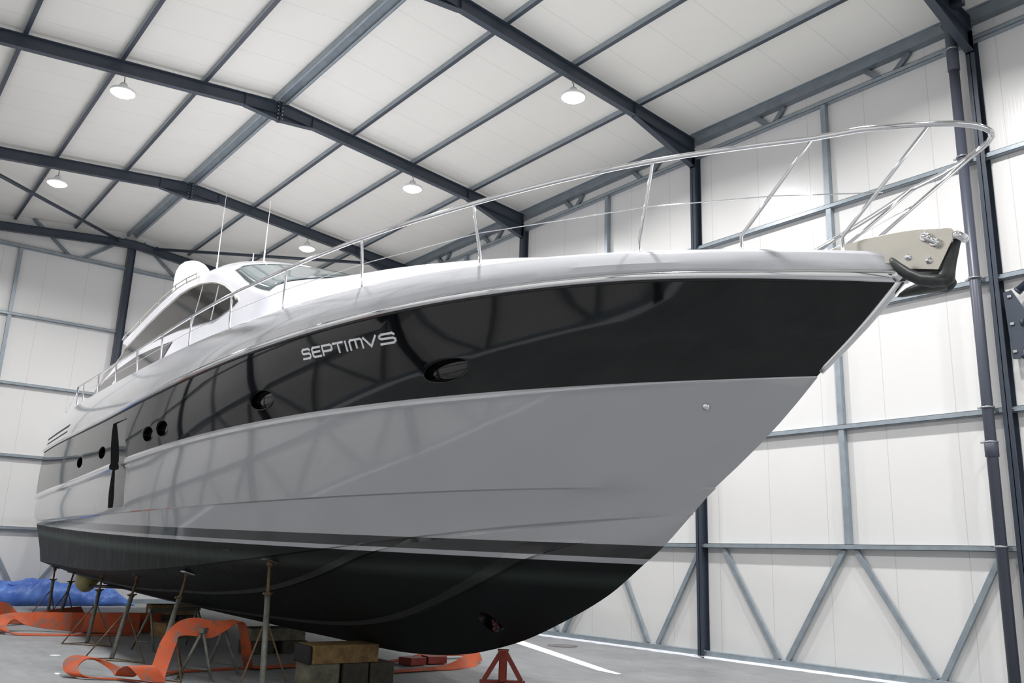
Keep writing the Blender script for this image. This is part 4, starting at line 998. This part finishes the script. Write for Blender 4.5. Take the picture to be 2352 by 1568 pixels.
baulk(2.2, .7, 0, .5, .9, .26, .3, 'timber', 'loose timber lying behind the trestles in the shadow')

# red stand under the forefoot
p = bw(-7.55, 0, 0); o = empty('keel_stand', (p.x, p.y, 0), YR - .62, 'red-brown steel stand carrying the forefoot of the keel', 'stand')
b = MB(); b.box(-.045, .045, -.045, .045, .36, .665); b.build('post', M['red'], o, bevel=.003)
for sy in (-1, 1):
    b = MB(); b.bar((0, .02 * sy, .655), (0, .20 * sy, .36), .05, .05, (1, 0, 0)); b.build('brace', M['red'], o, bevel=.003)
    b = MB(); b.bar((.02 * sy, 0, .655), (.20 * sy, 0, .36), .05, .05, (0, 1, 0)); b.build('brace', M['red'], o, bevel=.003)
b = MB(); b.box(-.04, .04, -.245, .245, .28, .36); b.build('cross_beam', M['red'], o, bevel=.003)
b = MB(); b.box(-.245, .245, -.039, .039, .281, .359); b.build('cross_beam', M['red'], o, bevel=.003)
for a, c in ((-.2, 0), (.2, 0), (0, .2), (0, -.2)):
    b = MB(); b.box(a - .035, a + .035, c - .035, c + .035, 0, .285); b.build('foot', M['red'], o, bevel=.003)
b = MB(); b.box(-.06, .06, -.06, .06, .660, .675); b.build('top_plate', M['red'], o)

# blue tarpaulin over low goods along the gable wall
b = MB(); rows = []
from mathutils import noise as mn
ny, nx = 260, 50
for i in range(ny + 1):
    y = lerp(5.7, 12.6, i / ny); r = []
    htab = [(5.7, .06), (5.95, .22), (6.25, .40), (6.6, .36), (6.85, .42), (7.15, .60), (7.6, .63), (8.2, .64), (9.0, .62), (9.7, .64), (11, .60), (12.2, .55), (12.6, .2)]
    H = interp(htab, y)
    for j in range(nx + 1):
        t = j / nx; xf = lerp(11.55, 12.45, t) - .08 * math.sin(y * 2.1); e = math.sin(PI * min(1, max(0, t))) ** .38
        n1 = mn.noise(Vector((xf * 1.6, y * 1.3, 0))) * .12 + mn.noise(Vector((xf * 5, y * 2.6 + xf * 2, 4))) * .07 + abs(mn.noise(Vector((xf * 4, y * 6 + xf * 6, 9)))) * .05
        z = max(.006, H * e * (1 + n1 * 1.2) + n1 * .5 * e)
        r.append(Vector((xf - (n1 * .8 if t < .3 else 0), y, z)))
    rows.append(r)
b.grid(rows); o = b.build('tarpaulin', M['tarp'], None, solid=.004); tag(o, 'blue tarpaulin spread over a low heap along the gable wall', 'tarpaulin')
o.location = (0, 0, 0)

# floor details
b = MB(); P = [(-.80, 1.76), (-5.0, 3.42), (-5.45, 3.47), (-5.45, 3.36), (-5.0, 3.20), (-.66, 1.36)]  # streak of light on the floor, drawn as a thin white shape
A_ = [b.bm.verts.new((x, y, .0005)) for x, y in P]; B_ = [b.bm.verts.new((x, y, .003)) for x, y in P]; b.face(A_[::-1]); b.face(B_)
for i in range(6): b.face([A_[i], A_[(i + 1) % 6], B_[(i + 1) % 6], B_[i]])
tag(b.build('light_streak', M['line'] if 'line' in M else M['housing_streak'], None), 'tapering streak of light painted white on the floor right of the keel', 'painted light streak')
b = MB(); b.lathe([(.30, .001), (.30, .012), (.26, .014), (.25, .006), (.0, .006)], c=(0, 0, 0), n=32); o = b.build('manhole_cover', M['manhole'] if 'manhole' in M else M['rust'], None); o.location = (-1.72, 1.23, 0); tag(o, 'round flat manhole cover in the floor near the right wall', 'manhole cover')
M['debris'] = simple('white_paint_crumbs', (226, 228, 228), .8)
random.seed(11)
for k, (x, y) in enumerate(((3.2, 9.05), (-.4, 10.2), (-.8, 10.0), (-2.0, 10.35), (-2.5, 10.6), (-1.6, 2.9), (-.6, 2.3))):
    b = MB(); n = 7; b.lathe([(.035 + .02 * random.random(), .001), (.03, .012), (0, .016)], n=n)
    for v in b.bm.verts: v.co.x *= 1.6 + random.random(); v.co += Vector((random.uniform(-.008, .008), random.uniform(-.008, .008), 0)) if v.co.z < .005 else Vector((0, 0, 0))
    o = b.build('paint_flake', M['debris'], None); o.location = (x, y, 0); o.rotation_euler = (0, 0, random.random() * 3); tag(o, 'small white crumb on the open concrete floor', 'debris', 'white crumbs on the floor')

# wrapped running gear under the stern (parts of the yacht)
for sg in (1, -1):
    b = MB(); b.cyl((4.8, sg * 1.25, .78), (8.3, sg * 1.25, .66), .035, 12); b.build('propeller_shaft', M['black_steel'], yacht)
    b = MB(); b.lathe([(.04, -.28), (.17, -.22), (.26, -.05), (.27, .08), (.20, .22), (.08, .30)], c=(8.45, sg * 1.30, .79), n=18, axis=(1, 0, -.03))
    for v in b.bm.verts:
        k = mn.noise(v.co * 7) * .05; v.co += Vector((0, k, k))
    b.build('propeller_wrap', M['wrap'], yacht)
    b = MB(); b.prism([(8.85, 1.02), (9.2, 1.0), (9.15, .52), (8.9, .50)], lambda x, z: (x, sg * 1.25 - .03, z), lambda x, z: (x, sg * 1.25 + .03, z)); b.build('rudder', M['hull'], yacht, bevel=.012)


# ------------------------------------------------------------------ camera
f_px = 2004.082387670302
yaw, pitch, roll = -0.6631462238327432, 0.2458859898555309, 0.03540898324714112
cy, sy, cp, sp_ = math.cos(yaw), math.sin(yaw), math.cos(pitch), math.sin(pitch)
F = Vector((cy * cp, sy * cp, sp_)); Rr = Vector((sy, -cy, 0)); U = Rr.cross(F)
R2 = Rr * math.cos(roll) + U * math.sin(roll); U2 = U * math.cos(roll) - Rr * math.sin(roll)
cam = C_.cameras.new('camera'); co = C_.objects.new('camera', cam); col.objects.link(co)
m = Matrix((R2, U2, -F)).transposed().to_4x4(); m.translation = Vector((-15.412764679096412, 13.479103489315323, 1.6115664380229882))
co.matrix_world = m
cam.sensor_width = 36; cam.lens = f_px / 2352 * 36; cam.clip_end = 200; cam.clip_start = .05
sc.camera = co
sc.view_settings.view_transform = 'Standard'; sc.view_settings.look = 'None'; sc.view_settings.gamma = 1; sc.view_settings.use_curve_mapping = False
sc.view_settings.exposure = 0.0
